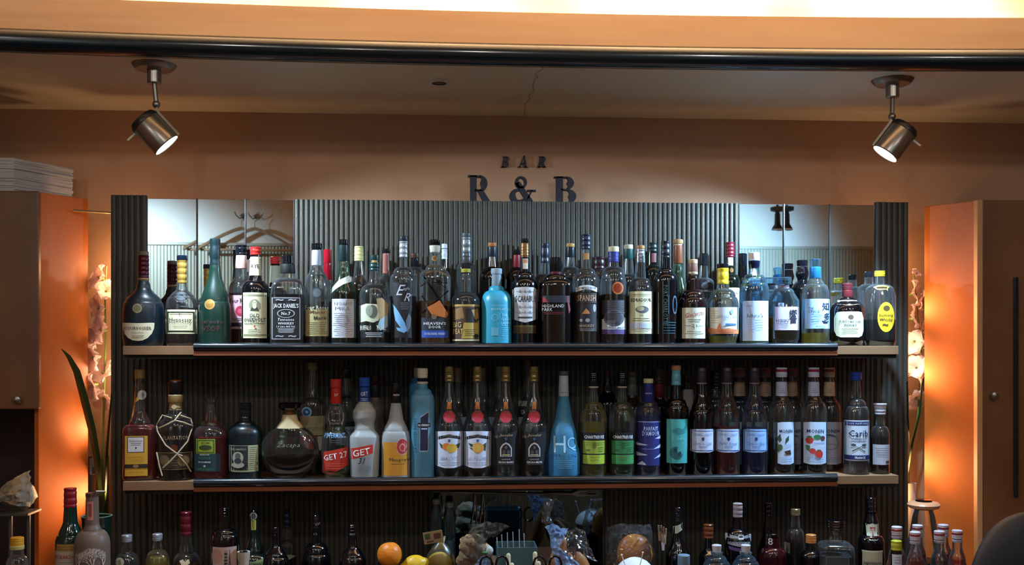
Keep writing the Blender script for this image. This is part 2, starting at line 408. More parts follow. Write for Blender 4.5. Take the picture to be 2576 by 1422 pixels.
# soffit ceiling: paint with a wandering crack
m, n, l = newmat('ceiling_paint')
tc = n.new('ShaderNodeTexCoord'); sx = n.new('ShaderNodeSeparateXYZ'); l.new(tc.outputs['Object'], sx.inputs[0])
tn = n.new('ShaderNodeTexNoise'); tn.inputs['Scale'].default_value = 9; tn.inputs['Detail'].default_value = 4; l.new(tc.outputs['Object'], tn.inputs[0])
a_ = n.new('ShaderNodeMath'); a_.operation = 'MULTIPLY_ADD'; a_.inputs[1].default_value = .07; a_.inputs[2].default_value = -.305; l.new(tn.outputs[0], a_.inputs[0])
b_ = n.new('ShaderNodeMath'); b_.operation = 'ADD'; l.new(sx.outputs[0], b_.inputs[0]); l.new(a_.outputs[0], b_.inputs[1])
c_ = n.new('ShaderNodeMath'); c_.operation = 'ABSOLUTE'; l.new(b_.outputs[0], c_.inputs[0])
rp = n.new('ShaderNodeValToRGB'); l.new(c_.outputs[0], rp.inputs[0]); rp.color_ramp.elements[0].position = .0008; rp.color_ramp.elements[1].position = .0035
rp.color_ramp.elements[0].color = lin('7A6A52'); rp.color_ramp.elements[1].color = lin('CBBDA0')
p = n.new('ShaderNodeBsdfPrincipled'); p.inputs['Roughness'].default_value = .42; l.new(rp.outputs[0], p.inputs['Base Color']); out(n, l, p.outputs[0])

XL, XR, YW = -2.7, 3.7, 3.55
RC = H + 1.25
def struct(name, bm, m, smooth=False): return tag(obj(name, bm, m, None, smooth), kind='structure')
bm = bmesh.new(); box(bm, XL, XR, YW, YW + .1, 0, RC); struct('wall_back', bm, 'wall_paint')
bm = bmesh.new(); box(bm, XL, XR, BW - .1, BW, 0, RC); struct('wall_front', bm, 'room_paint')
bm = bmesh.new(); box(bm, XL - .1, XL, BW - .1, YW + .1, 0, RC); struct('wall_left', bm, 'wall_paint')
bm = bmesh.new(); box(bm, XR, XR + .1, BW - .1, YW + .1, 0, RC); struct('wall_right', bm, 'wall_paint')
bm = bmesh.new(); box(bm, XL - .1, XR + .1, BW - .1, YW + .1, -.1, 0); struct('floor', bm, 'floor')
bm = bmesh.new(); box(bm, XL - .1, XR + .1, BW - .1, YW + .1, RC, RC + .1); struct('ceiling', bm, 'room_paint')
def YA(x, y0=2.905): return y0 - .05 * ((x - .3) / 1.4) ** 2 if abs((x - .3) / 1.4) < 1.6 else y0 - .128
CZ = H + .774
def arc_slab(name, y_off, th, z0, z1, mat, n=48, front_only=False):
    """a strip that follows the gently curved soffit edge"""
    bm = bmesh.new(); prev = None
    for i in range(n + 1):
        x = XL + (XR - XL) * i / n; y = YA(x) + y_off
        q = [bm.verts.new(c) for c in ((x, y, z0), (x, y, z1), (x, y + th, z1), (x, y + th, z0))]
        if prev: skin(bm, prev, q)
        else: bm.faces.new(q)
        prev = q
    bm.faces.new(list(reversed(prev)))
    bmesh.ops.recalc_face_normals(bm, faces=bm.faces[:])
    return bm
# soffit: its underside is the low ceiling over the bar
bm = bmesh.new(); prev = None
for i in range(49):
    x = XL + (XR - XL) * i / 48; y = YA(x) + .02
    q = [bm.verts.new(c) for c in ((x, y, CZ), (x, y, CZ + .06), (x, YW, CZ + .06), (x, YW, CZ))]
    if prev: skin(bm, prev, q)
    else: bm.faces.new(q)
    prev = q
bm.faces.new(list(reversed(prev))); bmesh.ops.recalc_face_normals(bm, faces=bm.faces[:])
struct('ceiling_soffit', bm, 'ceiling_paint')
struct('trim_1', arc_slab('f', .012, .025, CZ + .05, H + .924, 'ply'), 'ply').name = 'trim_fascia'
bm = bmesh.new(); tube(bm, [(XL + (XR - XL) * i / 48, YA(XL + (XR - XL) * i / 48) + .012, CZ + .031) for i in range(49)], .031, 20)
struct('trim_2', bm, 'black_gloss', True).name = 'trim_bullnose'
bm = bmesh.new(); box(bm, XL, XR, 3.15, YW, CZ + .06, RC); struct('wall_cove', bm, 'ply')
for px in (160, 520, 1080, 1720, 2340):
    q = W(px, 60, 3.03); bm = bmesh.new(); tube(bm, [(q.x - .24, 3.055, H + .862), (q.x + .24, 3.055, H + .862)], .011, 10)
    tag(obj('cove_tube', bm, 'tube_glow'), 'warm fluorescent tube lying in the trough behind the wood fascia', 'lamp', 'cove tubes behind the fascia')
# wainscot, rail on the guests' wall: seen in the mirrors
def corrugated(bm, x0, x1, y, z0, z1, pitch, depth, mi=0):
    """half-round ribs with narrow grooves, standing forward of y"""
    prof = [(0, 0), (.10, .0), (.16, .55), (.30, .92), (.53, 1), (.76, .92), (.90, .55), (.96, 0)]
    xs = []; nr = max(1, round((x1 - x0) / pitch)); p_ = (x1 - x0) / nr
    for i in range(nr):
        for a, b in prof: xs.append((x0 + (i + a) * p_, b))
    xs.append((x1, 0)); sg = -1 if depth > 0 else 1; depth = abs(depth)
    lo = [bm.verts.new((x, y + sg * b * depth, z0)) for x, b in xs]; hi = [bm.verts.new((x, y + sg * b * depth, z1)) for x, b in xs]
    bk = [bm.verts.new((x, y - sg * .006, z)) for x, z in ((x0, z0), (x1, z0), (x1, z1), (x0, z1))]
    for i in range(len(xs) - 1): bm.faces.new((lo[i], lo[i + 1], hi[i + 1], hi[i])).material_index = mi
    bm.faces.new((bk[3], bk[2], bk[1], bk[0])).material_index = mi
    bm.faces.new(hi + [bk[2], bk[3]]).material_index = mi
    bm.faces.new(list(reversed(lo)) + [bk[0], bk[1]]).material_index = mi
    bm.faces.new((lo[0], hi[0], bk[3], bk[0])).material_index = mi; bm.faces.new((hi[-1], lo[-1], bk[1], bk[2])).material_index = mi
    bmesh.ops.recalc_face_normals(bm, faces=bm.faces[:])
pbr('wainscot', 'A9A48F', .5, .1)
bm = bmesh.new(); corrugated(bm, XL, XR, BW + .008, .1, H + .685, .0225, -.008); struct('trim_wainscot', bm, 'wainscot')
bm = bmesh.new(); box(bm, XL, XR, BW, BW + .03, H + .685, H + .705, 0, .004); struct('trim_rail', bm, 'wainscot')
# downlights in the room ceiling
for x, y in DOWN:
    t = thing('recessed_downlight', 'small round recessed downlight in the room ceiling over the guests', 'lamp', (x, y, RC - .02), 'ceiling downlights over the guests')
    bm = bmesh.new(); lathe(bm, [(0, .035), (0, .05), (.006, .052), (.02, .052)], 24, cap0=False); obj('ring', bm, 'steel', t)
# hook and hanger on the guests' wall, ceiling spot near it
t = thing('coat_hook', 'small steel double coat hook mirrored in the upper left panels', 'hook', (-1.36, BW, H + .89))
bm = bmesh.new(); lathe(bm, [(0, .012), (.004, .02), (.006, .02)], 16)
bmesh.ops.rotate(bm, verts=bm.verts[:], cent=(0, 0, 0), matrix=Matrix.Rotation(-pi / 2, 3, 'X')); obj('plate', bm, 'steel', t)
for s in (-1, 1):
    bm = bmesh.new(); tube(bm, [(0, .004, 0), (s * .02, .03, -.02), (s * .04, .05, 0), (s * .05, .055, .025)], .004, 8); obj('prong', bm, 'steel', t)
t = thing('coat_hanger', 'broad wooden coat hanger on the hook, mirrored above the bottles', 'hanger', (-1.36, BW + .075, H + .84))
bm = bmesh.new()
for s in (-1, 1):
    prev = None
    for i in range(9):
        u = i / 8; x = s * .29 * u; z = -.03 - .15 * u ** 1.3; th = .022 * (1 - .2 * u); y = .03 * u * u
        q = [bm.verts.new(c) for c in ((x, y - .009 - .012 * u, z - th), (x, y - .009 - .012 * u, z), (x, y + .009 + .02 * u, z), (x, y + .009 + .02 * u, z - th))]
        if prev: skin(bm, prev, q)
        else: bm.faces.new(q)
        prev = q
    bm.faces.new(list(reversed(prev)))
bmesh.ops.recalc_face_normals(bm, faces=bm.faces[:]); obj('shoulders', bm, 'hanger_wood', t)
bm = bmesh.new(); tube(bm, [(-.27, .02, -.19), (.27, .02, -.19)], .009, 8); obj('trouser_bar', bm, 'hanger_wood', t)
bm = bmesh.new(); tube(bm, [(0, 0, -.035), (0, 0, .01)] + [(.02 * sin(a), 0, .03 - .02 * cos(a)) for a in [i * .45 for i in range(0, 10)]], .0022, 8); obj('hook', bm, 'steel', t)
for (x, y, zz_) in ((2.165, .25, H + .73),):
    t = thing('pendant_spotlight', 'dark pendant spotlight with a white rim, mirrored in the upper right panels', 'lamp', (x, y, zz_))
    bm = bmesh.new(); lathe(bm, [(0, .062), (.012, .06), (.05, .032), (.13, .03), (.15, .02)], 24, cap0=False); obj('shade', bm, 'iron', t)
    bm = bmesh.new(); lathe(bm, [(-.004, .058), (0, .064), (.006, .063), (.006, .056)], 24, cap0=False, cap1=False); obj('rim', bm, 'p:F2F5F7', t)
    bm = bmesh.new(); tube(bm, [(0, 0, .15), (0, 0, RC - zz_)], .012, 8); obj('rod', bm, 'iron', t)
    bm = bmesh.new(); lathe(bm, [(.15, .03), (.16, .075), (.19, .078), (.2, .02)], 24); obj('collar', bm, 'iron', t)
    t.scale = (.58, .58, .75)

# ---------------------------------------------------------------- the bar shelving unit
U0, U1, YF, YB = AX(275, 3.15), AX(2290, 3.15), 3.15, 3.38
S0, S1 = AX(308, 3.15), AX(2262, 3.15)
ZT = H + .441; ZP = H + .463
ux = (U0 + U1) / 2
unit = thing('bar_shelving_unit', 'wide ribbed grey back bar shelving unit holding all the bottle rows', 'shelving unit', (ux, YF, 0))
def pu(name, bm, m, smooth=False):
    bmesh.ops.translate(bm, verts=bm.verts[:], vec=(-ux, -YF, 0)); return obj(name, bm, m, unit, smooth)
UO, UI = (AX(275, YB - .02), AX(366, YB - .02)), (AX(2206, YB - .02), AX(2290, YB - .02))
for a, b in (UO, UI):
    bm = bmesh.new(); corrugated(bm, a, b, YB - .004, Z3 + .001, H + .471, .0178, .007); pu('ribbed_side_strip', bm, 'rib')
MXL = [AX(370, YB), AX(495.5, YB), AX(617, YB), AX(740, YB)]; MXR = [AX(1860, YB), AX(1972, YB), AX(2087, YB), AX(2201, YB)]
for a, b, z0, z1 in ((MXL[3], MXR[0] - .004, H, ZP), (UO[1] + .001, UI[0] - .001, Z3 + .001, H - .02)):
    bm = bmesh.new(); corrugated(bm, a, b, YB, z0, z1, .0157, .006); pu('ribbed_panel', bm, 'rib')
bm = bmesh.new(); box(bm, UO[0] + .001, UI[1] - .001, YB + .012, YB + .022, Z3 + .001, ZP); pu('back_board', bm, 'dark_groove')
for j, XS in enumerate((MXL, MXR)):
    for i in range(3):
        a, b = XS[i] + .0012, XS[i + 1] - .0012; c = (a + b) / 2
        bm = bmesh.new(); box(bm, a - c, b - c, -.002, .002, H + .01, ZP - .002)
        ang = -(.011 if j == 0 else .0085) * (i - 1)
        bmesh.ops.rotate(bm, verts=bm.verts[:], cent=(0, 0, 0), matrix=Matrix.Rotation(ang, 3, 'Z'))
        bmesh.ops.translate(bm, verts=bm.verts[:], vec=(c, YB + .004, 0)); o = pu('mirror_panel', bm, 'mirror'); o['label'] = 'upright mirror panel'
    for i in range(4):
        x = XS[i] + (-.003 if i == 0 else 0)
        bm = bmesh.new(); box(bm, x - .0018, x + .0018, YB - .004, YB + .008, H + .005, ZP, 0, .0005); pu('mirror_edge', bm, 'dark_steel')
bm = bmesh.new(); box(bm, AX(1087, 3.37), AX(1515, 3.37), 3.364, 3.37, Z3 + .002, H - .44); pu('dark_glass_panel', bm, 'mirror_dark')
bm = bmesh.new(); tube(bm, [W(1100, 1238, 3.355), W(1500, 1246, 3.355)], .003, 8); pu('hanging_rail', bm, 'steel')
T0, T1 = AX(487, 3.13), AX(2107, 3.13)
for zs in (Z1, Z2):
    bm = bmesh.new(); box(bm, S0, S1, YF + .004, YB - .012, zs - .026, zs, 0, .001); pu('shelf_board', bm, 'shelf_wood')
    bm = bmesh.new(); box(bm, T0, T1, YF - .02, YF + .003, zs - .028, zs - .016); pu('shelf_lip', bm, 'shelf_brown')
    bm = bmesh.new(); tube(bm, [(T0, YF - .012, zs - .003), (T1, YF - .012, zs - .003)], .0125, 20); pu('shelf_bullnose', bm, 'black_gloss', True)
    bm = bmesh.new(); box(bm, S0, S1, YF + .02, YF + .04, zs - .038, zs - .026); pu('shelf_rail', bm, 'dark_groove')
bm = bmesh.new(); box(bm, XL, XR, 2.55, 3.548, Z3 - .04, Z3, 0, .003); tag(obj('back_counter', bm, 'shelf_brown', smooth=False), 'dark wooden counter under the shelving unit with the lowest row of bottles', 'counter')

for x, a, b in ((UO[0] + .02, H - .55, H - .1), (UI[1] - .02, H - .5, H + .2)):
    bm = bmesh.new(); box(bm, x - .01, x + .01, YB + .023, YB + .032, a, b); pu('lamp_strip', bm, 'dark_steel')
# letters on top of the unit
def strokes(bm, ss, x, z, sx, sz, y0, y1):
    for s in ss: disc_poly(bm, [(x + a * sx, z + b * sz) for a, b in s], y0, y1)
def arcp(cx, cy, rx, ry, a0, a1, t0, t1, n=14):
    """a curved stroke whose weight swells in the middle"""
    o_, i_ = [], []
    for k in range(n + 1):
        a = radians(a0 + (a1 - a0) * k / n); t = t0 + (t1 - t0) * sin(pi * k / n)
        o_.append((cx + rx * cos(a), cy + ry * sin(a))); i_.append((cx + (rx - t) * cos(a), cy + (ry - t * .55) * sin(a)))
    return [[o_[k], o_[k + 1], i_[k + 1], i_[k]] for k in range(n)]
def rc(a, b, c, d): return [(a, c), (b, c), (b, d), (a, d)]
BW_ = .2
G_R = [rc(.09, .38, 0, 1), rc(0, .44, 0, .055), rc(0, .3, .945, 1), rc(.3, .56, .93, 1), rc(.3, .56, .43, .5)] + arcp(.52, .715, .33, .285, -90, 90, .11, .33) + [[(.40, .47), (.66, .47), (1.02, .0), (.68, .0)], rc(.68, 1.05, 0, .055)]
G_B = [rc(.09, .38, 0, 1), rc(0, .3, 0, .055), rc(0, .3, .945, 1), rc(.3, .56, .94, 1), rc(.3, .58, .49, .545), rc(.3, .58, 0, .06)] + arcp(.54, .765, .30, .235, -90, 90, .10, .30) + arcp(.56, .27, .38, .27, -90, 90, .10, .34)
G_A = [[(0.08, 0), (.2, 0), (.56, 1), (.48, 1)], [(.62, 0), (.86, 0), (.60, 1), (.46, 1)], rc(.25, .7, .3, .37), rc(-.04, .32, 0, .05), rc(.52, .98, 0, .05)]
G_N = arcp(.47, .77, .25, .23, 0, 360, .12, .15, 24) + arcp(.36, .27, .36, .27, 80, 330, .15, .26, 22) + [[(.22, .72), (.42, .80), (.98, .06), (.80, -.01), (.74, 0)], [(.70, .12), (.80, .2), (.96, .48), (.86, .48)], rc(.72, 1.08, .44, .5), rc(.72, 1.08, 0, .055)]
LB = 'p:0A0C1C'
def sign_letter(nm, gl, px, py0, py1, wpx, label, slant=0, Y=3.40, th=.02):
    x0 = AX(px, Y); mp = DEP(x0, Y) / F; z0 = H + (HYP - py1) * mp; hh = (py1 - py0) * mp; ww = wpx * mp
    bm = bmesh.new(); strokes(bm, gl, 0, 0, ww, hh, -th / 2, th / 2)
    if slant:
        for v in bm.verts: v.co.x += v.co.z * slant
    o = obj(nm, bm, LB, None, False, (x0, Y, z0)); tag(o, label, 'letter', 'sign letters above the unit'); return o
sign_letter('sign_letter', G_R, 1177, 442, 512, 58, 'large black serif letter R standing on the unit', Y=3.405)
sign_letter('sign_letter', G_N, 1281, 444, 512, 62, 'large black ampersand standing between the two big letters', Y=3.405)
sign_letter('sign_letter', G_B, 1393, 445, 513, 60, 'large black serif letter B standing on the unit', Y=3.405)
sign_letter('sign_letter', G_B, 1260, 394, 421, 20, 'small slanted black letter B fixed high on the wall', .18, 3.54, .01)
sign_letter('sign_letter', G_A, 1303, 392, 421, 26, 'small slanted black letter A between small B and R on the wall', .05, 3.54, .01)
sign_letter('sign_letter', G_R, 1351, 394, 421, 21, 'small slanted black letter R fixed high on the wall', .18, 3.54, .01)

# ---------------------------------------------------------------- spotlights over the bar
def spotlight(mx_px, mx_py, Y, mouth, tail, label, side):
    base = W(mx_px, mx_py, Y); base.z = CZ
    t = thing('ceiling_spotlight', label, 'spotlight', base, 'spotlights over the bar')
    loc = lambda v: Vector(v) - base
    bm = bmesh.new(); lathe(bm, [(-.016, .03), (-.014, .048), (-.004, .058), (0, .06)], 32); obj('ceiling_plate', bm, 'steel', t)
    bm = bmesh.new(); lathe(bm, [(-.052, .017), (-.05, .019), (-.014, .019)], 20); obj('socket', bm, 'steel', t)
    piv = mouth + (tail - mouth) * 1.25; piv.x = base.x + .004 * side; piv.z = base.z - .108
    bm = bmesh.new(); tube(bm, [loc(base + Vector((0, 0, -.05))), loc(piv)], .0065, 10); obj('stem', bm, 'steel', t)
    bm = bmesh.new(); blob(bm, loc(piv), (.011, .011, .011), 0, 1, 0, 12, 8); obj('joint', bm, 'steel', t)
    ax = (mouth - tail).normalized(); ln = (mouth - tail).length
    rot = ax.to_track_quat('Z', 'X').to_matrix().to_4x4(); mt = Matrix.Translation(loc(tail)) @ rot
    bm = bmesh.new(); lathe(bm, [(0, .038), (.004, .041), (ln - .003, .041), (ln, .0385), (ln - .012, .036)], 36, cap0=True, cap1=False); bm.transform(mt); obj('can', bm, 'steel', t)
    bm = bmesh.new(); lathe(bm, [(-.014, .02), (-.012, .036), (-.002, .0425), (.004, .0425)], 32); bm.transform(mt); obj('rear_cap', bm, 'dark_steel', t)
    bm = bmesh.new(); lathe(bm, [(ln - .004, .036), (ln - .002, .0365)], 32); bm.transform(mt); obj('lens', bm, 'lens', t)
    side_v = Vector((side * -1, 0, 0)); pr = (side_v - ax * side_v.dot(ax)).normalized() * -1
    a = loc(mouth) + pr * .045; b = loc(tail) + pr * .045; c = loc(piv)
    bm = bmesh.new(); tube(bm, [c, b + (c - b) * .3, a + (b - a) * .9, a], .007, 4, flat=.5); obj('bracket', bm, 'p:B9AD9A', t)
    bm = bmesh.new(); q = loc(tail) - pr * .036 + ax * .006; tube(bm, [q, q - pr * .034], .003, 8); obj('grip_rod', bm, 'p:D8D0C0', t)
    return t
spotlight(388, 163, 2.966, SPL, W(364, 306, 2.975), 'brushed steel spotlight on the low ceiling over the hanger reflections', 1)
spotlight(2245, 203, 2.994, SPR, W(2273, 326, 2.99), 'brushed steel spotlight on the low ceiling over the blue lit mirrors', -1)
q = W(1105, 205, 3.098); t = thing('ceiling_eyelet', 'small round unlit recessed fitting in the low ceiling', 'ceiling fitting', (q.x, q.y, CZ))
bm = bmesh.new(); lathe(bm, [(-.006, .022), (-.006, .034), (0, .038)], 28, cap0=False, cap1=False); obj('ring', bm, 'ceiling_paint', t)
bm = bmesh.new(); lathe(bm, [(-.005, .018), (-.002, .023)], 24); obj('bulb_recess', bm, 'iron', t)

# ---------------------------------------------------------------- splayed cabinets either side
CT = H + .461
def slab(name, A, B, z0, z1, th, mat, parent, base, edge=None, inward=1):
    """an upright board from A to B (x,y) with thickness th"""
    A, B = Vector(A), Vector(B); d = (B - A).normalized(); nn = Vector((-d.y, d.x)) * th * inward
    bm = bmesh.new(); q = [A, B, B + nn, A + nn]
    lo = [bm.verts.new((p_.x - base[0], p_.y - base[1], z0)) for p_ in q]; hi = [bm.verts.new((p_.x - base[0], p_.y - base[1], z1)) for p_ in q]
    skin(bm, lo, hi); bm.faces.new(lo); bm.faces.new(hi); bmesh.ops.recalc_face_normals(bm, faces=bm.faces[:])
    bmesh.ops.bevel(bm, geom=bm.edges[:], offset=.0015, segments=1, affect='EDGES')
    return obj(name, bm, mat, parent, False)
YD = 3.23; YP, YQ = 3.25, 3.40
xa, xb = AX(84, YD), AX(222, YQ)
base = (xa - .3, YD)
cab = thing('wall_cabinet', 'tall brown cabinet with a splayed end panel and a stack of white papers on top', 'cabinet', (base[0], base[1], 0))
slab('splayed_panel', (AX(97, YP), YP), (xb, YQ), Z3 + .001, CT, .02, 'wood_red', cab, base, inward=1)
bm = bmesh.new(); box(bm, XL + .02 - base[0], AX(97, YD) - base[0], .0, .022, H + (HYP - 1030) * MP(60, YD), CT, 0, .004); d_ = obj('door', bm, 'wood_door', cab, False)
bm = bmesh.new(); lathe(bm, [(0, .006), (.012, .006), (.016, .013), (.024, .012), (.028, .004)], 20); bm.transform(Matrix.Translation((W(48, 1006, YD).x - base[0], 0, W(48, 1006, YD).z)) @ Matrix.Rotation(pi / 2, 4, 'X'))
o = obj('knob', bm, 'steel', cab); o.parent = d_
bm = bmesh.new(); box(bm, XL + .02 - base[0], AX(97, YD) - base[0] - .01, .022, .30, CT - .02, CT); obj('top_board', bm, 'wood_door', cab, False)
bm = bmesh.new(); box(bm, XL + .02 - base[0], AX(90, YD) - base[0], .022, .28, H + (HYP - 1030) * MP(60, YD), H + (HYP - 1030) * MP(60, YD) + .02); obj('bottom_board', bm, 'wood_door', cab, False)
bm = bmesh.new(); box(bm, XL + .02 - base[0], AX(100, YD) - base[0], .28, .30, Z3 + .001, CT - .02); obj('inner_back', bm, 'p:2A1620', cab, False)
bm = bmesh.new(); tube(bm, [(W(175, 526, 3.3).x - base[0], 3.33 - base[1], W(160, 526, 3.3).z), (UO[0] - .004 - base[0], 3.385 - base[1], W(160, 526, 3.3).z)], .0035, 8); obj('brass_rail', bm, 'f:B08A5A', cab)
xc, xd = AX(2458, YD), AX(2325, YQ); base2 = (xc + .3, YD)
cab2 = thing('wall_cabinet', 'tall brown cabinet with a long black pull strip on its door', 'cabinet', (base2[0], base2[1], 0))
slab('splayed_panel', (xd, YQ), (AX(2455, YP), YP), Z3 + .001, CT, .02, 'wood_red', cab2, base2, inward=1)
bm = bmesh.new(); box(bm, AX(2457, YD) - base2[0], AX(2471, YD) - base2[0], -.004, .02, Z3 + .001, CT, 0, .002); obj('edge_strip', bm, 'p:B98A5C', cab2, False)
bm = bmesh.new(); box(bm, AX(2472, YD) - base2[0], XR - .02 - base2[0], 0, .022, Z3 + .002, CT, 0, .002); d2 = obj('door', bm, 'wood_door', cab2, False)
bm = bmesh.new(); lathe(bm, [(0, .006), (.012, .006), (.016, .013), (.024, .012), (.028, .004)], 20); bm.transform(Matrix.Translation((W(2495, 995, YD).x - base2[0], 0, W(2495, 995, YD).z)) @ Matrix.Rotation(pi / 2, 4, 'X'))
o = obj('knob', bm, 'steel', cab2); o.parent = d2
q0, q1 = W(2553, 698, YD), W(2553, 1250, YD)
bm = bmesh.new(); box(bm, q0.x - .006 - base2[0], q0.x + .006 - base2[0], -.012, -.001, q1.z, q0.z, 0, .002); o = obj('pull_strip', bm, 'black_gloss', cab2, False); o.parent = d2
bm = bmesh.new(); box(bm, AX(2460, YD) - base2[0] + .03, XR - .02 - base2[0], .022, .30, CT - .02, CT); obj('top_board', bm, 'wood_door', cab2, False)
# stack of wavy white sheets on the left cabinet
t = thing('paper_stack', 'thick stack of wavy white papers lying on the brown cabinet', 'paper stack', (AX(35, 3.27), 3.27, CT + .0015))
hx = H + (HYP - 398) * MP(35, 3.27) - CT
bm = bmesh.new(); NS = 22
for i in range(NS):
    z = hx * i / NS; dz = hx / NS * .93; r_ = random.Random(i); jx, jy = r_.uniform(-.003, .003), r_.uniform(-.003, .003)
    cs = [(-.30, 0), (0, 0), (AX(183, 3.46) - AX(35, 3.27), .19), (-.25, .24)]
    lo, hi = [], []
    for a, b in zip(cs, cs[1:] + cs[:1]):
        for k in range(10):
            u = k / 10; x = a[0] + (b[0] - a[0]) * u + jx; y = a[1] + (b[1] - a[1]) * u + jy
            wv = .0016 * noise.noise(Vector((x * 22, y * 22, i * .35)))
            if i == 0: wv = 0
            lo.append(bm.verts.new((x, y, z + wv))); hi.append(bm.verts.new((x, y, z + dz + wv)))
    skin(bm, lo, hi); bm.faces.new(list(reversed(lo))); bm.faces.new(hi)
obj('sheets', bm, 'p:B9B4B0', t, False)
# ---------------------------------------------------------------- upper shelf
WH, CR, BK, GD, RD, NV, SV, TX, WT = 'p:DDE1EA', 'p:E6DFBE', 'p:0A0B12', 'f:C39A4A', 'p:C8322C', 'p:1B2350', 'f:A9B0BE', 'p:1C1E28', 'p:F0F3F8'
GY = 'p:8C8E8C'
GA, GB, GC = 'spirit bottles on the upper shelf', 'liqueur and syrup bottles on the lower shelf', 'bottles along the back counter'
bt('cognac_bottle', 'squat dark green cognac bottle with maroon neck foil and half round cream label', GA, A1, 361, [(636, 12), (705, 13), (722, 17, 's'), (760, 44, 's'), (800, 51, 'c'), (850, 50), (870, 47)], 's:051620',
   [('cap', 633, 643, 13, 13, 's:6A6048', 3), ('neck_foil', 643, 700, 13.5, 13.5, 'f:4A1220', 5), ('collar', 700, 706, 14, 14, 'f:A08050')], None,
   [('seal', [E(-10, 776, 12, 12, 'f:8C8468'), E(-10, 776, 8, 8, 'f:6E664C')]),
    ('label', [PL('p:C9BEA2', *[(-9 + 40 * a, 812 + 46 * b) for a, b in ((-1, .02), (-.9, 0), (0, .03), (.9, 0), (1, .02), (.97, .3), (.84, .6), (.6, .84), (.3, .97), (0, 1), (-.3, .97), (-.6, .84), (-.84, .6), (-.97, .3))]), T('COURVOISIER', -9, 826, 66, 8, 'p:4A3A36'), T('Napoleon', -9, 837, 30, 6, 'p:6A5A4A', 0, .4), L(-26, 8, 843, 851, 3, 'p:8A7A60')])], sy=.85)
bt('cognac_bottle', 'clear cognac bottle with gold neck foil and vine framed cream label', GA, A1, 458, [(654, 10), (715, 11), (726, 13, 's'), (748, 30, 's'), (775, 40, 'c'), (800, 41), (858, 38), (868, 37)], 'clear',
   [('cap', 643, 655, 13, 13, 'g:0E1A2A'), ('neck_foil', 654, 713, 12, 11.5, GD, 4)], (776, 'damber'),
   [('seal', [E(0, 747, 17, 13, BK), E(0, 747, 13, 9, 'p:1A2430')]),
    ('label', [R(-39, 38, 779, 840, 'p:D8D2B0'), FR(-34, 33, 784, 836, 4, 'p:26301C'), FR(-30, 29, 788, 832, 2.2, 'p:D8D2B0'), T('Hennessy', -1, 806, 54, 12, 'p:1A1C18', .01), T('C', -1, 789, 6, 6, 'p:26301C'), L(-20, 18, 816, 824, 2, 'p:8A8468')])], sy=.8)
bt('cognac_bottle', 'tall frosted dark green cognac bottle with sloping shoulders and round gold seal', GA, A1, 541, [(604, 11), (655, 12), (680, 14, 's'), (760, 34, 's'), (800, 39, 'c'), (862, 39)], 's:062A22',
   [('neck_foil', 601, 672, 13, 13, 's:0A2024', 2)], None,
   [('seal', [E(-10, 766, 13, 13, 'f:C99C5C'), E(-10, 766, 9, 9, 'f:A87C40')]),
    ('lettering', [T('REMY MARTIN', -6, 811, 54, 8, 'p:3E2A24'), T('VSOP', -6, 827, 44, 14, 'p:5A1A22', 0)])])
bt('whiskey_bottle', 'clear bottle with pink neck and rose labels behind the red capped one', GA, (3.30, Z1), 607, [(642, 11), (676, 14), (696, 15), (718, 28, 's'), (740, 31, 'c'), (860, 31)], 'clear',
   [('cap', 617, 643, 15, 12, 'g:10141C', 2), ('neck_label', 643, 676, 13, 15, 'p:C99A8C')], (738, 'damber'),
   [('neck_label', [E(0, 654, 5, 5, RD), T('1888', 0, 668, 13, 5, TX)]), ('label', [R(-29, 29, 743, 828, 'p:B9929A'), T('Four Roses', 0, 757, 52, 11, TX), E(0, 783, 12, 13, 'p:A01838'), E(0, 783, 6, 6, 'p:C04060'), R(-29, 29, 812, 822, TX), L(-24, 24, 800, 808, 2, TX)])])
bt('whiskey_bottle', 'dark whiskey bottle with red cap and cream label printed with an old man portrait', GA, A1, 643, [(641, 12), (695, 15), (706, 17), (735, 34, 'c'), (862, 34)], K,
   [('cap', 622, 642, 14, 14, 'g:C02A26', 2), ('neck_label', 647, 694, None, None, 'p:D6D4B4')], None,
   [('neck_lettering', [R(-15, 15, 650, 654, 'p:8A8C6C'), R(-16, 16, 686, 690, 'p:8A8C6C'), T('RYE', 0, 670, 21, 10, TX, .03)]),
    ('label', [R(-34, 34, 736, 851, 'p:D6D4B0'), R(-33, 33, 741, 746, 'p:8A8C6C'), R(-33, 33, 841, 846, 'p:8A8C6C'), E(0, 768, 14, 15, 'p:8A8C74'), PL('p:3A3C34', (-11, 782), (-6, 772), (6, 772), (11, 782)), E(0, 763, 5.5, 7, 'p:C8C6A4'), E(0, 771, 5, 6, 'p:D6D4B0'), R(-3.5, -1.5, 761, 762, TX), R(1.5, 3.5, 761, 762, TX), T('OLD', 0, 794, 24, 9, TX, .04), T('OVERHOLT', 0, 805, 54, 10, TX, .04), L(-28, 28, 813, 816, 1, TX), T('4', 0, 822, 6, 8, RD), L(-20, 20, 828, 838, 2, 'p:7A7C64')])])
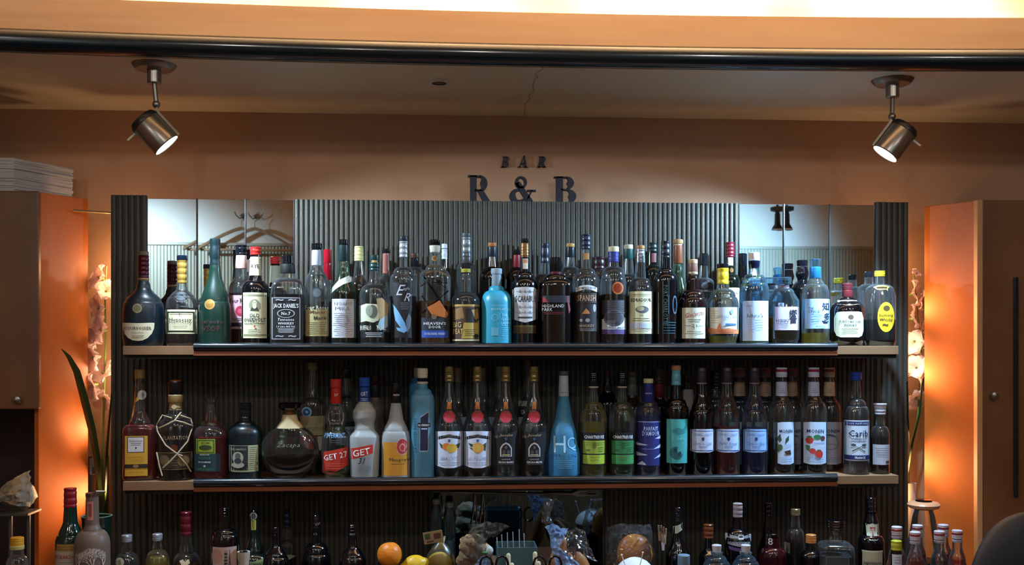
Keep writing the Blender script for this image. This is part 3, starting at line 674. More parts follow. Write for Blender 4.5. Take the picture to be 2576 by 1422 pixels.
bt('whiskey_bottle', 'square clear whiskey bottle with faceted shoulders and ornate black label', GA, A1, 724, [(650, 12), (690, 18), (700, 19), (736, 40, 'c'), (745, 41), (862, 41)], 'clear',
   [('cap', 643, 665, 15, 15, 'g:0C0E14', 5), ('neck_label', 665, 688, 17, 19, 'p:0C0D12')], (742, 'cola'),
   [('neck_lettering', [T("OLD No.7", 0, 677, 24, 6, WT)]), ('label', [R(-38, 36, 747, 856, BK), FR(-36, 34, 749, 854, 1.6, 'p:B8BCC4'), T("JACK DANIEL'S", -1, 771, 62, 14, WT, .03), E(-1, 789, 22, 11, 'p:B8BCC4'), E(-1, 789, 20, 9.5, BK), T('No.7', -1, 789, 22, 8, WT, .03), T('Tennessee', -1, 804, 40, 7, WT, 0, .3), T('WHISKEY', -1, 814, 40, 6, WT, .03), T('1.0 Litre 40% Vol.', -1, 822, 46, 5, WT), L(-24, 22, 826, 838, 4, 'p:C8CCD4'), T('~ ~', -1, 755, 50, 4, 'p:B8BCC4'), T('~ ~', -1, 846, 50, 4, 'p:B8BCC4')])], e=7, n=48, rz=.06)
bt('whiskey_bottle', 'clear rounded bottle with black cap, white neck label and yellowish paper label', GA, A1, 797, [(628, 10), (668, 12), (690, 20, 's'), (740, 31, 'c'), (775, 32), (862, 32)], 'clear',
   [('cap', 613, 628, 14, 14, 'g:0A0C12', 2), ('neck_label', 630, 668, 12, 13, 'p:B8C2D8')], (842, 'damber'),
   [('neck_lettering', [E(0, 645, 5, 6, 'p:7A6A6A')]), ('embossing', [E(2, 737, 14, 15, 'p:2A3238'), E(2, 737, 10, 11, 'p:5A646A')]), ('label', [R(-27, 30, 779, 846, 'p:A89C6C'), T('Four Roses', 1, 774, 58, 10, 'p:C8D0B4', .02), T('Maker', 4, 785, 40, 8, 'p:5A3A24'), T('Mark', 10, 800, 32, 9, 'p:2A2A24'), L(-24, 28, 810, 842, 7, 'p:5A5238')])], sy=.9)
bt('whiskey_bottle', 'slim clear bottle dipped in red wax standing behind its neighbours', GA, A2, 824, [(640, 9), (700, 10), (770, 26, 's'), (865, 26)], 'clear', [('wax_cap', 628, 662, 10, 10, 'g:A01426'), ('wax_collar', 662, 705, 10, 12, 'g:8C1020')], (760, 'damber'))
bt('whiskey_bottle', 'wine shaped bottle with slanting white ribbon on its neck and rough white label', GA, A1, 864, [(616, 10), (655, 12), (680, 15, 's'), (745, 32, 's'), (862, 32)], 'clear_green',
   [('cap', 603, 616, 12.5, 12.5, 'g:0C1412', 2), ('neck_foil', 616, 657, 12, 12.5, 's:0E2A2C')], (735, 'damber'),
   [('ribbon', [PL('p:D4D6CC', (-31, 738), (-30, 726), (-12, 706), (14, 693), (22, 696), (21, 708), (0, 716), (-18, 727))]),
    ('label', [R(-32, 31, 752, 850, 'p:C6C9D4'), T('NOAHS', 0, 764, 44, 8, 'p:7A7E8C', 0), T('MILL', 0, 776, 40, 8, 'p:7A7E8C', 0), E(0, 806, 16, 16, 'p:A8A4AE'), E(0, 806, 10, 10, 'p:B8B8C4'), L(-26, 26, 786, 846, 12, 'p:9094A4')])])
bt('whisky_bottle', 'bottle with cream yellow capsule behind the ribboned one', GA, A2, 903, [(656, 10), (690, 13), (722, 22, 's'), (740, 26, 'c'), (865, 26)], 'clear', [('cap', 620, 657, 11.5, 12, 's:C9C084', 4)], (716, 'damber'))
bt('whiskey_bottle', 'round shouldered clear bottle with green cap and torn edged bison label', GA, A1, 942, [(680, 12), (700, 13), (715, 16, 's'), (752, 39, 'c'), (780, 40), (862, 38)], 'clear',
   [('cap', 642, 660, 11.5, 12, 's:0C2E2E'), ('neck_foil', 660, 681, 12.5, 13, 's:103A38', 2)], (836, 'cola'),
   [('neck_lettering', [R(-7, 8, 655, 663, 'p:B89A5A')]), ('label', [PL('p:C9D0B4', (-38, 770), (-20, 764), (10, 766), (14, 776), (12, 806), (-2, 812), (-20, 808), (-38, 812)), PL('p:B8A070', (6, 752), (20, 749), (36, 766), (34, 792), (14, 806)), PL('p:A8C8DC', (14, 806), (34, 790), (34, 822), (16, 832), (8, 824)), E(-4, 784, 13, 17, 'p:5A6258'), E(-12, 782, 9, 14, 'p:8A9484'), T('BUFFALO', -21, 825, 28, 12, 'p:D4D8C8', .04), T('TRACE', 18, 825, 24, 12, 'p:D4D8C8', .04)]),
    ('lower_label', [R(-30, 26, 835, 850, 'p:0E0E14'), L(-24, 22, 836, 849, 3, WT)])])
bt('whiskey_bottle', 'bottle with black cap and rust red strip down its neck, mostly hidden', GA, A2, 971, [(638, 8), (690, 10), (720, 26, 's'), (865, 27)], 'clear', [('cap', 627, 637, 11, 11, 'g:14161C')], (760, 'damber'), [('neck_strip', [R(-8, 8, 637, 688, 'p:8E4A3A'), FR(-6, 6, 640, 685, 1, 'p:C08A72')])])
bt('whiskey_bottle', 'tall clear bottle with silver neck foil and black label with a pale blue bird', GA, A1, 1015, [(648, 9), (672, 10), (690, 26, 'c'), (712, 34, 'c'), (862, 33)], 'clear',
   [('cap', 595, 607, 11, 11, 's:18242C'), ('neck_foil', 607, 648, 11, 11, SV, 3)], (746, 'cola'),
   [('label', [R(-26, 18, 711, 748, 'p:07060E'), R(-32, 31, 747, 850, 'p:07060E'), T('E', -6, 730, 24, 26, 'p:B8BCC8', 0, .4), T('agle', 8, 727, 16, 10, 'p:B8BCC8', 0, .4), T('R', 10, 748, 16, 20, 'p:B8BCC8', 0, .4), T('are', 23, 743, 12, 6, 'p:8A8E98', 0, .4), L(-8, 14, 760, 780, 4, 'p:8A8E98'), PL('p:6FA8D8', (-28, 762), (-22, 770), (-12, 784), (4, 812), (10, 832), (2, 838), (-14, 832), (-18, 824), (-6, 826), (-20, 806)), PL('p:5A6878', (6, 808), (14, 788), (20, 800), (18, 822), (10, 838))])])
bt('whiskey_bottle', 'bottle with brown wooden stopper top between two taller clear bottles', GA, A2, 1043, [(672, 10), (700, 26, 'c'), (865, 27)], 'clear', [('cap', 638, 650, 11.5, 11.5, 's:4A2A1E'), ('collar', 650, 672, 10, 11, 'g:0E1018')], (760, 'damber'))
bt('whiskey_bottle', 'clear bottle with iron gate artwork and a grey and blue label', GA, A1, 1094, [(634, 12), (666, 10), (680, 24, 'c'), (705, 40, 'c'), (862, 39)], 'clear',
   [('cap', 604, 618, 14, 14, 'g:0A0A10'), ('stopper', 618, 636, 14, 12, 'p:C9C6B8')], (758, 'amber'),
   [('medal', [E(-1, 650, 7, 7, 'f:B08A50'), E(-1, 650, 4.5, 4.5, 'f:8C6A3A')]),
    ('gate_artwork', [PL(K, (-32, 694), (-29, 691), (28, 772), (24, 775)), PL(K, (-30, 790), (-33, 787), (33, 730), (35, 733)), E(26, 778, 9, 9, K), E(12, 711, 6, 6, K), PL(K, (-4, 699), (-3, 697), (28, 724), (27, 726)), PL(K, (-8, 711), (-8, 709), (32, 711), (32, 713)), PL(K, (12, 692), (14, 692), (14, 730), (12, 730)), PL(K, (-34, 745), (-32, 743), (-14, 768), (-16, 770)), PL(K, (-36, 722), (-35, 719), (-16, 705), (-15, 708)), PL('p:B86A2A', (-20, 774), (12, 756), (34, 790), (28, 800), (-8, 792)), E(-2, 797, 7, 7, 'p:6A5A4A')]),
    ('label', [R(-34, 34, 800, 832, 'p:1E2A38'), R(-34, 34, 832, 850, 'p:1C4AA8'), T("HEAVEN'S", 0, 814, 56, 7, WT, .05), T('DOOR', 0, 823, 30, 7, WT, .05), T('DOUBLE BARREL WHISKEY', 0, 840, 52, 6, 'p:C8D4F0')])], sy=.8, e=3)
bt('whisky_bottle', 'green bottle with white screw capsule behind the gate artwork bottle', GA, A2, 1118, [(652, 7), (690, 10), (720, 26, 's'), (865, 26)], 'green', [('cap', 614, 625, 7, 7, 'p:D8DEDE'), ('collar', 627, 653, 7, 7, 'p:D0D8D8', 2)], (740, 'cola'))
bt('whisky_bottle', 'tallest bottle with long grey metal neck sleeve in the rear row', GA, A2, 1173, [(588, 10), (662, 13), (680, 24, 'c'), (865, 26)], 'clear', [('cap', 587, 597, 12, 12, 's:4A4C50'), ('neck_foil', 597, 647, 12, 12, 'f:82868A', 3), ('collar', 647, 664, 13, 14, 's:3A3C3E')], (760, 'damber'))
bt('whisky_bottle', 'clear bottle with bulging neck, black and yellow cap and yellow black artwork label', GA, A1, 1172, [(688, 10), (706, 14, 's'), (718, 14), (734, 14, 's'), (738, 18), (762, 36, 'c'), (862, 35)], 'clear',
   [('cap', 664, 689, 11.5, 11.5, 'g:10141C'), ('neck_band', 676, 686, 12, 12, 'p:9A9628')], (768, 'damber'),
   [('neck_lettering', [T('BIG PEAT', 0, 681, 18, 5, 'p:1A1A10')]), ('label', [R(-34, 34, 766, 858, 'p:4A3322'), R(-34, 34, 766, 771, 'p:B89A50'), PL('p:8A6A3A', (-32, 780), (-10, 772), (-4, 800), (-30, 806)), PL('p:B49C48', (-6, 812), (33, 806), (33, 852), (-12, 852)), PL('p:12100E', (-2, 776), (26, 776), (30, 812), (0, 812)), PL('p:A8864A', (14, 780), (30, 776), (32, 800), (24, 806)), T('BIG', -22, 817, 20, 14, 'p:C8A868', .04), T('PEAT', -20, 834, 24, 13, 'p:C8A868', .04), L(-6, 26, 828, 846, 4, 'p:4A3A1A'), E(26, 846, 6, 6, 'p:1E1A14'), R(-34, 34, 854, 858, 'p:D8D2B0')])])
bt('whisky_bottle', 'dark bottle with orange wooden top and navy collar behind the turquoise bottle', GA, A2, 1238, [(645, 10), (672, 13), (706, 32, 'c'), (865, 33)], K, [('cap', 611, 621, 11, 11, 's:A8662E'), ('neck_foil', 621, 647, 11, 11.5, 's:101C2A')])
bt('whisky_bottle', 'opaque turquoise whisky bottle with pale grey cap', GA, A1, 1249, [(705, 11), (720, 12), (732, 20, 'c'), (762, 38, 'c'), (862, 38)], 's:2E9CBE',
   [('cap', 676, 690, 14, 14, 'p:8FA0AE'), ('neck_band', 690, 720, 12, 12.5, 'p:7A8E9C')], None,
   [('neck_lettering', [T('BRUICHLADDICH', 2, 702, 22, 4, TX)]), ('lettering', [T('BRUICHLADDICH', 11, 778, 50, 6, 'p:9CD4E6', .02), L(-14, 22, 767, 771, 1, 'p:8CC8DC'), E(-5, 799, 9, 9, 'p:74B8D0'), E(-5, 799, 7, 7, 's:2E9CBE'), T('THE', 20, 793, 14, 7, 'p:9CD4E6'), T('CLASSIC', 24, 803, 24, 7, 'p:9CD4E6'), T('LADDIE', 24, 813, 24, 7, 'p:9CD4E6'), L(12, 34, 818, 856, 8, 'p:74B8D0'), R(-14, 4, 824, 845, 'p:5FAECB')])])
bt('whisky_bottle', 'bottle with black cap over short red neck foil beside the white ornate label', GA, A2, 1300, [(672, 9), (700, 26, 'c'), (865, 27)], K, [('cap', 628, 641, 9.5, 9.5, 'g:0E0E14'), ('neck_foil', 641, 672, 9, 9.5, 's:7A1420')])
bt('whisky_bottle', 'black whisky bottle with white ornate filigree label and gold lower band', GA, A1, 1320, [(612, 9), (650, 10.5), (684, 13), (700, 22, 'c'), (726, 33, 'c'), (862, 31)], K,
   [('cap', 601, 612, 10, 10, 'g:141418'), ('neck_foil', 612, 648, 10.5, 11, 'f:8C6238', 5)], None,
   [('cap_band', [R(-4, 6, 601, 611, 'p:A8947C')]), ('neck_strip', [R(-5, 8, 651, 677, 'p:C9C4B4'), R(-4, 7, 653, 662, 'p:C07A50')]),
    ('label', [PL('p:C4C6CC', (-31, 728), (-24, 723), (0, 722), (24, 723), (31, 728), (31, 803), (16, 808), (0, 812), (-16, 808), (-31, 803)), T('SCARABUS', 2, 752, 54, 16, TX, .02, .1), T('~&~&~&~', 0, 733, 44, 8, 'p:6A6E78'), T('~&~&~&~', 0, 772, 48, 8, 'p:7A7E88'), T('~&~&~&~', 0, 786, 48, 8, 'p:7A7E88'), R(-18, 18, 797, 801, 'p:30323A')]), ('lower_band', [R(-28, 28, 818, 839, 'f:5A4C30'), R(-28, 28, 820, 822, 'f:8A7446')])])
bt('whisky_bottle', 'clear ribbed neck bottle with straight navy capsule in the rear row', GA, A2, 1371, [(662, 11), (690, 13), (712, 28, 'c'), (865, 29)], 'clear', [('cap', 613, 662, 11, 11, 's:0C1430', 2)], (760, 'damber'))
bt('whisky_bottle', 'broad black bottle with black cap, red wine neck band and small red ornaments', GA, A1, 1398, [(650, 13), (690, 15), (704, 30, 'c'), (722, 42, 'c'), (862, 41)], K,
   [('cap', 648, 684, 15, 15, 'g:0C0E12'), ('neck_band', 684, 692, 15, 15, 's:5A1020')], None,
   [('label', [R(-36, 34, 744, 761, 'p:1A2434'), PL('p:9A2430', (-36, 745), (-28, 750), (-20, 760), (-36, 761)), PL('p:7A1C2A', (26, 745), (30, 745), (36, 780), (32, 790), (30, 775)), T('HIGHLAND', -8, 770, 56, 8, 'p:C4C8CC', .02), T('PARK', -23, 779, 26, 8, 'p:C4C8CC', .02), L(-36, 22, 784, 792, 2, 'p:7A3040')])], sy=.85, e=3)
bt('whisky_bottle', 'dark bottle with tan stopper over navy collar behind the black ornamented one', GA, A2, 1435, [(648, 10), (672, 12), (698, 27, 'c'), (865, 28)], 'clear', [('cap', 613, 622, 11, 11, 's:B48A4A'), ('neck_foil', 622, 648, 11, 11.5, 's:0C1424')], (700, 'cola'))
bt('whisky_bottle', 'tall clear bottle with navy capsule and arched white label over dark artwork', GA, A1, 1474, [(622, 9), (675, 11), (690, 24, 'c'), (712, 34, 'c'), (862, 33)], 'clear',
   [('cap', 590, 627, 12, 12, 's:0C1836', 3)], (735, 'damber'),
   [('neck_strip', [R(-7, 7, 637, 653, 'f:A87A4A')]), ('label', [PL('p:D8DCE4', *[(-28 + 56 * i / 8, 724 - 7 * sin(pi * i / 8)) for i in range(9)], *[(27 - 54 * i / 8, 735 - 7 * sin(pi * i / 8)) for i in range(9)]), T('COMPASS BOX', 0, 725, 48, 6, TX, .02)]),
    ('artwork', [R(-27, 27, 737, 763, 'p:2A1A18'), T('SPANISH', 0, 750, 46, 16, 'p:B89A80', .03), R(-24, 26, 765, 812, 'p:14121A'), PL('p:B8824A', (-12, 790), (-2, 776), (6, 784), (8, 790)), E(20, 775, 4, 10, 'p:9A9A98'), E(2, 806, 6, 5, 'p:8A8A90'), E(-14, 806, 4, 4, 'p:8A8A90'), R(-24, 26, 812, 834, 'p:1C1418'), T('WHISKEY', 0, 820, 38, 7, 'p:A89078'), L(-20, 22, 826, 834, 2, 'p:8A8A90')])])
bt('whisky_bottle', 'low bottle with broad dark maroon cap between taller clear bottles', GA, A2, 1507, [(678, 13), (692, 22, 'c'), (712, 32, 'c'), (865, 32)], 'clear', [('cap', 647, 678, 15, 15, 's:2A0E16', 2)], (740, 'damber'))
bt('whisky_bottle', 'whisky bottle with cream stopper, blue striped neck and round orange seal', GA, A1, 1543, [(658, 13), (672, 14), (700, 30, 'c'), (725, 33, 'c'), (840, 33), (862, 31)], 'clear',
   [('cap', 621, 634, 14, 14, 'p:C8BE9C'), ('neck_foil', 634, 660, 14, 14, 's:26307A', 3)], (742, 'cola'),
   [('seal', [E(9, 725, 15, 16, 'f:C07048'), E(9, 725, 11, 12, 'f:8C3A1C')]), ('artwork', [R(-30, 30, 755, 792, 'p:2C2C34'), E(0, 800, 26, 22, 'p:4A4A54'), E(0, 800, 20, 17, 'p:2C2C34'), L(-28, 28, 757, 790, 6, 'p:5A5A64')]),
    ('label', [PL('p:CDD2DE', (-30, 804), (-20, 797), (0, 793), (20, 796), (31, 800), (31, 829), (-30, 829)), R(-30, 31, 829, 841, 'p:4A3A72'), T('10', 10, 815, 9, 8, TX, .02), L(-26, 4, 806, 824, 4, 'p:8A8E9C'), T('SINGLE MALT', 4, 825, 44, 4, TX)])])
bt('whisky_bottle', 'clear bottle with cream stopper over teal neck foil in the rear row', GA, A2, 1581, [(650, 11), (690, 14), (715, 28, 'c'), (865, 29)], 'clear', [('cap', 616, 627, 11.5, 11.5, 'p:B8AC90'), ('neck_foil', 627, 652, 12, 12, 's:12413F')], (700, 'damber'))
bt('whisky_bottle', 'clear bottle with cork, silver foil and tall pale yellow label with a sketch', GA, A1, 1611, [(627, 10), (660, 12), (700, 14), (716, 26, 'c'), (738, 32, 'c'), (862, 32)], 'clear',
   [('cap', 618, 627, 11, 11, 's:A87848'), ('neck_foil', 627, 661, 10.5, 11.5, SV, 4)], (735, 'cola'),
   [('label', [R(-32, 31, 733, 840, 'p:D9DBB4'), L(-28, 28, 738, 744, 1, TX), T('EDRADOUR', 0, 755, 51, 9, TX, .04), R(-30, 30, 744, 745, 'p:8A8A6C'), E(2, 779, 17, 9, 'p:5A5E6A'), E(-2, 777, 9, 6, 'p:B8BA9C'), T('10', 0, 794, 7, 5, TX), L(-26, 26, 799, 810, 2, TX), R(-28, 28, 812, 826, 'p:B8C0D0'), L(-26, 26, 814, 836, 5, 'p:8A90A0')])])
bt('whisky_bottle', 'dark green bottle with square shouldered cap and small red neck strip', GA, A2, 1641, [(634, 12), (668, 14), (700, 28, 'c'), (865, 29)], 'green', [('cap', 611, 634, 13, 13, 's:10201E', 2)], (660, 'cola'), [('neck_strip', [R(-3, 9, 637, 660, 'p:6A2A28')])])
bt('whisky_bottle', 'near black bottle with navy capsule and teal lettering running down its side', GA, A1, 1674, [(640, 11), (675, 12), (688, 20, 'c'), (712, 31, 'c'), (862, 31)], K,
   [('cap', 607, 650, 11, 11.5, 's:0C141E', 3)], None,
   [('lettering', [T('PORT CHARLOTTE', -3, 768, 100, 11, 'p:41646C', 0, 0, -90), T('10', 16, 767, 24, 48, 'p:2C4858', -.01), L(-12, 26, 808, 842, 5, 'p:3A6A7C')])])
bt('whisky_bottle', 'pale green bottle with round cork and brown neck label in the rear row', GA, A2, 1706, [(662, 10), (690, 14, 's'), (740, 26, 's'), (865, 27)], 'clear_green', [('cap', 603, 614, 12.5, 12.5, 's:A07850'), ('collar', 614, 618, 10, 10, 'p:C8B898'), ('neck_foil', 618, 663, 11, 12, 's:7A4226')], (745, 'damber'), [('neck_strip', [E(0, 646, 5, 6, 'f:B08A40')])])
bt('whisky_bottle', 'dark whisky bottle with bulging neck and white label with red script', GA, A1, 1743, [(690, 12), (706, 15, 's'), (730, 17), (750, 30, 'c'), (770, 35, 'c'), (862, 35)], 'g:1A0C0C',
   [('cap', 653, 664, 12, 12, 's:B89C74'), ('neck_foil', 664, 684, 12, 12.5, 's:7E5C50'), ('collar', 684, 691, 12.5, 12.5, 'f:D8C4A0')], None,
   [('label', [R(-34, 34, 773, 853, 'p:CDD0BC'), FR(-34, 34, 773, 853, 1.4, 'p:3A4034'), T('Glenfarclas', 2, 790, 50, 12, 'p:B02A2E', 0, .35, 10), L(-18, 18, 802, 812, 2, TX), T('21', 0, 820, 13, 7, TX, 0), L(-24, -8, 819, 821, 1, TX), L(8, 24, 819, 821, 1, TX), L(-24, 24, 832, 842, 2, 'p:6A6E60')])])
bt('whiskey_bottle', 'clear bottle with ridged black cap and dark arched label in the rear row', GA, A2, 1770, [(668, 10), (700, 12), (716, 26, 'c'), (865, 29)], 'clear', [('cap', 638, 669, 11, 11, 'g:10141A', 5)], (770, 'damber'),
   [('label', [PL('p:10131A', *[(-22 + 44 * i / 8, 716 - 14 * sin(pi * i / 8)) for i in range(9)], (22, 738), (-22, 738)), T('BUSHMILLS', 0, 732, 40, 6, 'p:C8CCD0', .03), E(0, 719, 9, 8, 'p:5A5E66')])])
bt('whisky_bottle', 'rounded clear bottle with yellow neck foil and seaside town picture label', GA, A1, 1818, [(714, 14), (728, 16), (748, 32, 'c'), (775, 40, 'c'), (835, 40), (862, 34, 's')], 'clear',
   [('cap', 664, 675, 14.5, 14.5, 'g:0E1218'), ('neck_foil', 675, 715, 15, 15, 's:C9B020', 2)], (846, 'yellow'),
   [('label', [R(-39, 38, 773, 840, 'p:C8D4E4'), PL('p:D4D0C0', (-39, 773), (-20, 773), (-8, 800), (-10, 828), (-39, 826)), L(-37, -14, 780, 815, 6, 'p:C89A6A'), T('CAMPBELTOWN', 6, 797, 56, 7, 'p:8A98A8', 0), E(18, 785, 4, 6, 'p:7A98A8'), R(2, 30, 814, 819, 'p:3A6A9A'), PL('p:C8784A', (-39, 824), (-20, 828), (-12, 812), (-8, 828), (10, 826), (38, 830), (38, 840), (-39, 840)), L(-34, 34, 829, 838, 2, 'p:A04A2A')])])
bt('whiskey_bottle', 'green glass bottle with tall wine red capsule and white neck strip', GA, A2, 1836, [(646, 10), (690, 13), (718, 27, 'c'), (865, 30)], 'green', [('cap', 610, 647, 11, 11, 's:6E1226', 4)], (700, 'cola'), [('neck_strip', [R(-5, 7, 648, 668, 'p:D8DCD8'), E(3, 680, 5, 6, 'f:8C5A30')]), ('label', [R(-28, 28, 724, 775, 'p:D8D8C4'), T('JAMESON', 4, 738, 50, 9, 'p:1E3A2A', .02)])])
bt('whisky_bottle', 'slim dark bottle standing behind the bottle with white cap and plain blue white label', GA, A2, 1868, [(640, 10), (700, 12), (730, 25, 's'), (865, 25)], K, [('cap', 638, 672, 11, 11, 'g:0C1018')])
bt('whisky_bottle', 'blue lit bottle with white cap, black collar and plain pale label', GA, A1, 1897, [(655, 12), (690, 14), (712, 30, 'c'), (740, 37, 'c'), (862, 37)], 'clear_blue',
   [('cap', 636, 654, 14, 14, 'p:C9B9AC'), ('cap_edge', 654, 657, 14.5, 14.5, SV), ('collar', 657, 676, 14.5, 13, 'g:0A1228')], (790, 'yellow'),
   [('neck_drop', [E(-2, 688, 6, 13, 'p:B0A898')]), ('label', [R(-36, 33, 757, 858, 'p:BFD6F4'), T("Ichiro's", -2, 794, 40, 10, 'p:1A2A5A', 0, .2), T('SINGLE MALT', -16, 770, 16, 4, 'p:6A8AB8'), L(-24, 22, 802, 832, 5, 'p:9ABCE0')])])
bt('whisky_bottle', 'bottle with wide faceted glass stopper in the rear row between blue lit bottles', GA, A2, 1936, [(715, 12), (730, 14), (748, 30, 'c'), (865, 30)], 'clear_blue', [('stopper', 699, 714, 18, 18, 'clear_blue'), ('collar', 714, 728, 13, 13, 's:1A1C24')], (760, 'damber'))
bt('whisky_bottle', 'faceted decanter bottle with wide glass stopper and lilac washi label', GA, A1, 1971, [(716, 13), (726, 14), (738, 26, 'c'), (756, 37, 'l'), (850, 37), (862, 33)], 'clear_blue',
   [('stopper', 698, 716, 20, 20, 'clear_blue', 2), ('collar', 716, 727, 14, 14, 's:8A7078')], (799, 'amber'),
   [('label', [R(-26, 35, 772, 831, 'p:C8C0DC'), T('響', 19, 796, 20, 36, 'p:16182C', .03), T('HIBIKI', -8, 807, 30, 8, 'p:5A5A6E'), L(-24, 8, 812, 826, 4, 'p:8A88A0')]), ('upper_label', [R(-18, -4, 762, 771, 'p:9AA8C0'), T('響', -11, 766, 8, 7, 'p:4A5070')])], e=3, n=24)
bt('whisky_bottle', 'dark bottle with wavy neck and black stopper in front of the mirrors', GA, A2, 2018, [(672, 13), (690, 16, 's'), (705, 12, 's'), (720, 24, 's'), (740, 27, 'c'), (865, 28)], K, [('stopper', 655, 670, 14, 13, 'g:0C0C14')])
bt('whisky_bottle', 'clear bottle with glass stopper, blue neck and light blue brush writing label', GA, A1, 2051, [(672, 13), (702, 15), (716, 22, 's'), (745, 34, 'c'), (862, 34)], 'clear',
   [('stopper', 652, 672, 14, 12, 'clear_blue'), ('neck_foil', 672, 701, 14, 15, 'f:2A78B8')], (838, 'yellow'),
   [('label', [R(-33, 35, 752, 827, 'p:A9CDEC'), T('THE', -15, 776, 12, 5, TX), T('CHITA', -8, 784, 28, 7, TX, 0), T('知', 21, 771, 18, 20, 'p:0C1436', .03), T('多', 25, 797, 18, 20, 'p:0C1436', .03), PL('p:0C1436', (10, 806), (16, 814), (26, 814), (32, 806), (24, 809), (16, 808)), L(-20, 12, 790, 800, 2, 'p:5A88B4'), L(-20, 8, 802, 812, 2, 'p:2A5888'), T('WHISKY', 8, 822, 26, 4, 'p:2A62A8', .03)])])
bt('whisky_bottle', 'short round black bottle with reddish cap and rounded cream label', GA, A1, 2131, [(748, 12), (758, 20, 'c'), (785, 42, 'c'), (856, 43), (867, 38, 's')], 'g:0A0608',
   [('cap', 713, 730, 13, 13, 's:5A2024', 4), ('neck_foil', 730, 748, 13, 13, 's:6A2226')], None,
   [('neck_label', [PL('p:CFCDB0', (-24, 755), (22, 755), (27, 765), (0, 768), (-28, 765))]), ('label', [E(0, 817, 37, 33, 'p:CFCFAF', 8) if 0 else PL('p:CFCFAF', (-31, 786), (-22, 784), (22, 784), (31, 786), (36, 800), (36, 832), (31, 845), (22, 849), (-22, 849), (-31, 845), (-36, 832), (-36, 800)), E(2, 798, 7, 6, 'p:5A4A3A'), T('SUNTORY OLD', 1, 809, 54, 6, TX, .02), T('WHISKY', 1, 818, 32, 6, TX, .02), L(-22, 22, 825, 840, 3, 'p:6A6A50')])])
bt('whisky_bottle', 'clear bottle standing in for a reflection behind the one with a yellow cap at the shelf end', GA, A2, 2186, [(690, 10), (715, 12), (735, 28, 'c'), (865, 30)], 'clear', [('cap', 684, 698, 11, 11, 'g:14161C')], (790, 'cola'))  # solid bottle put where only a mirror reflection shows
bt('whisky_bottle', 'squarish bottle with yellow cap and oval yellow label at the shelf end', GA, A1, 2213, [(695, 11), (716, 12), (732, 34, 'c'), (745, 38), (855, 38), (868, 34, 's')], 'clear',
   [('cap', 682, 696, 13, 13, 's:C2B01C', 2)], (805, 'cola'),
   [('neck_label', [PL('p:B89A18', (-20, 722), (-8, 718), (8, 718), (20, 722), (12, 729), (-12, 729))]), ('label', [E(10, 798, 21, 38, 'p:CDA818'), E(11, 776, 8, 7, 'p:4A3610'), T('Suntory', 10, 794, 34, 9, 'p:2A1C08', .03), T('Whisky', 10, 805, 32, 9, 'p:2A1C08', .03), T('~', 8, 817, 14, 5, 'p:4A3610')])], sy=.8, e=3)
# ---------------------------------------------------------------- lower shelf
bt('rum_bottle', 'tall dark red rum bottle with white disc tag and yellow label at the shelf end', GB, A1[:1] + (Z2,), 352, [(952, 11), (985, 12), (1030, 13), (1068, 26, 's'), (1082, 40, 'c'), (1200, 41), (1212, 39)], 'clear',
   [('cap', 930, 953, 13, 12.5, 'f:9A8050', 4), ('cork', 953, 966, 9, 9, 's:4A2E20')], (1066, 'red'),
   [('cord', [PL('p:C8803A', (-11, 966), (-9, 966), (-9, 995), (-12, 1020), (-18, 1060), (-21, 1060), (-15, 1020), (-13, 995))]), ('tag', [E(6, 994, 10, 12, 'p:C4C8D2'), E(8, 994, 3, 5, 'p:7A7E8A'), PL('p:C8A04A', (-12, 1004), (-4, 998), (4, 1002), (-10, 1014))]),
    ('label', [R(-33, 22, 1097, 1198, 'p:C4982E'), R(-27, 14, 1099, 1139, 'p:4A3A2E'), R(-25, 12, 1101, 1137, 'p:C9CAD2'), T('Damoiseau', -6, 1109, 30, 6, 'p:5A4A4A', 0), L(-20, 8, 1114, 1122, 2, 'p:6A6A78'), E(-6, 1127, 2, 2, TX), R(-33, 22, 1168, 1178, 'p:2A1E18'), E(-6, 1173, 7, 4, 'p:8A6A4A'), L(-26, 16, 1146, 1164, 2, 'p:8A6A1E'), L(-26, 16, 1184, 1192, 1, 'p:8A6A1E')])], sy=.7, e=4)
r_ = bt('rum_bottle', 'dark rum bottle wrapped in woven straw strands with wooden collar', GB, (3.20, Z2), 442, [(1028, 17), (1042, 19), (1056, 30, 'c'), (1085, 43, 'c'), (1150, 44), (1205, 40, 's')], 'clear',
   [('stopper', 960, 993, 20, 18, 's:0E0A0C'), ('stopper_top', 956, 961, 12, 14, 's:8A4A22'), ('wood_collar', 993, 1012, 19, 18, 's:A08A5A'), ('paper_collar', 1012, 1033, 15, 16, 's:8A7650', 2)], (1072, 'cola'),
   [('seal', [E(-2, 1024, 6, 6, 'p:B8A47A')]), ('label', [T('PLANTATION', 4, 1102, 62, 10, 'p:8A7450', 0), E(0, 1128, 9, 10, 'f:6A3A1E'), FR(-42, 42, 1139, 1182, 1.5, 'p:9A8A62'), R(-40, 40, 1142, 1179, 'p:3A3228'), E(-24, 1158, 12, 13, 'p:6A5A3E'), E(22, 1160, 14, 14, 'p:7A6644'), L(-10, 12, 1148, 1174, 4, 'p:8A7A5A')])], sy=.85)
Xr = r_.location; mp = DEP(Xr.x, Xr.y) / F
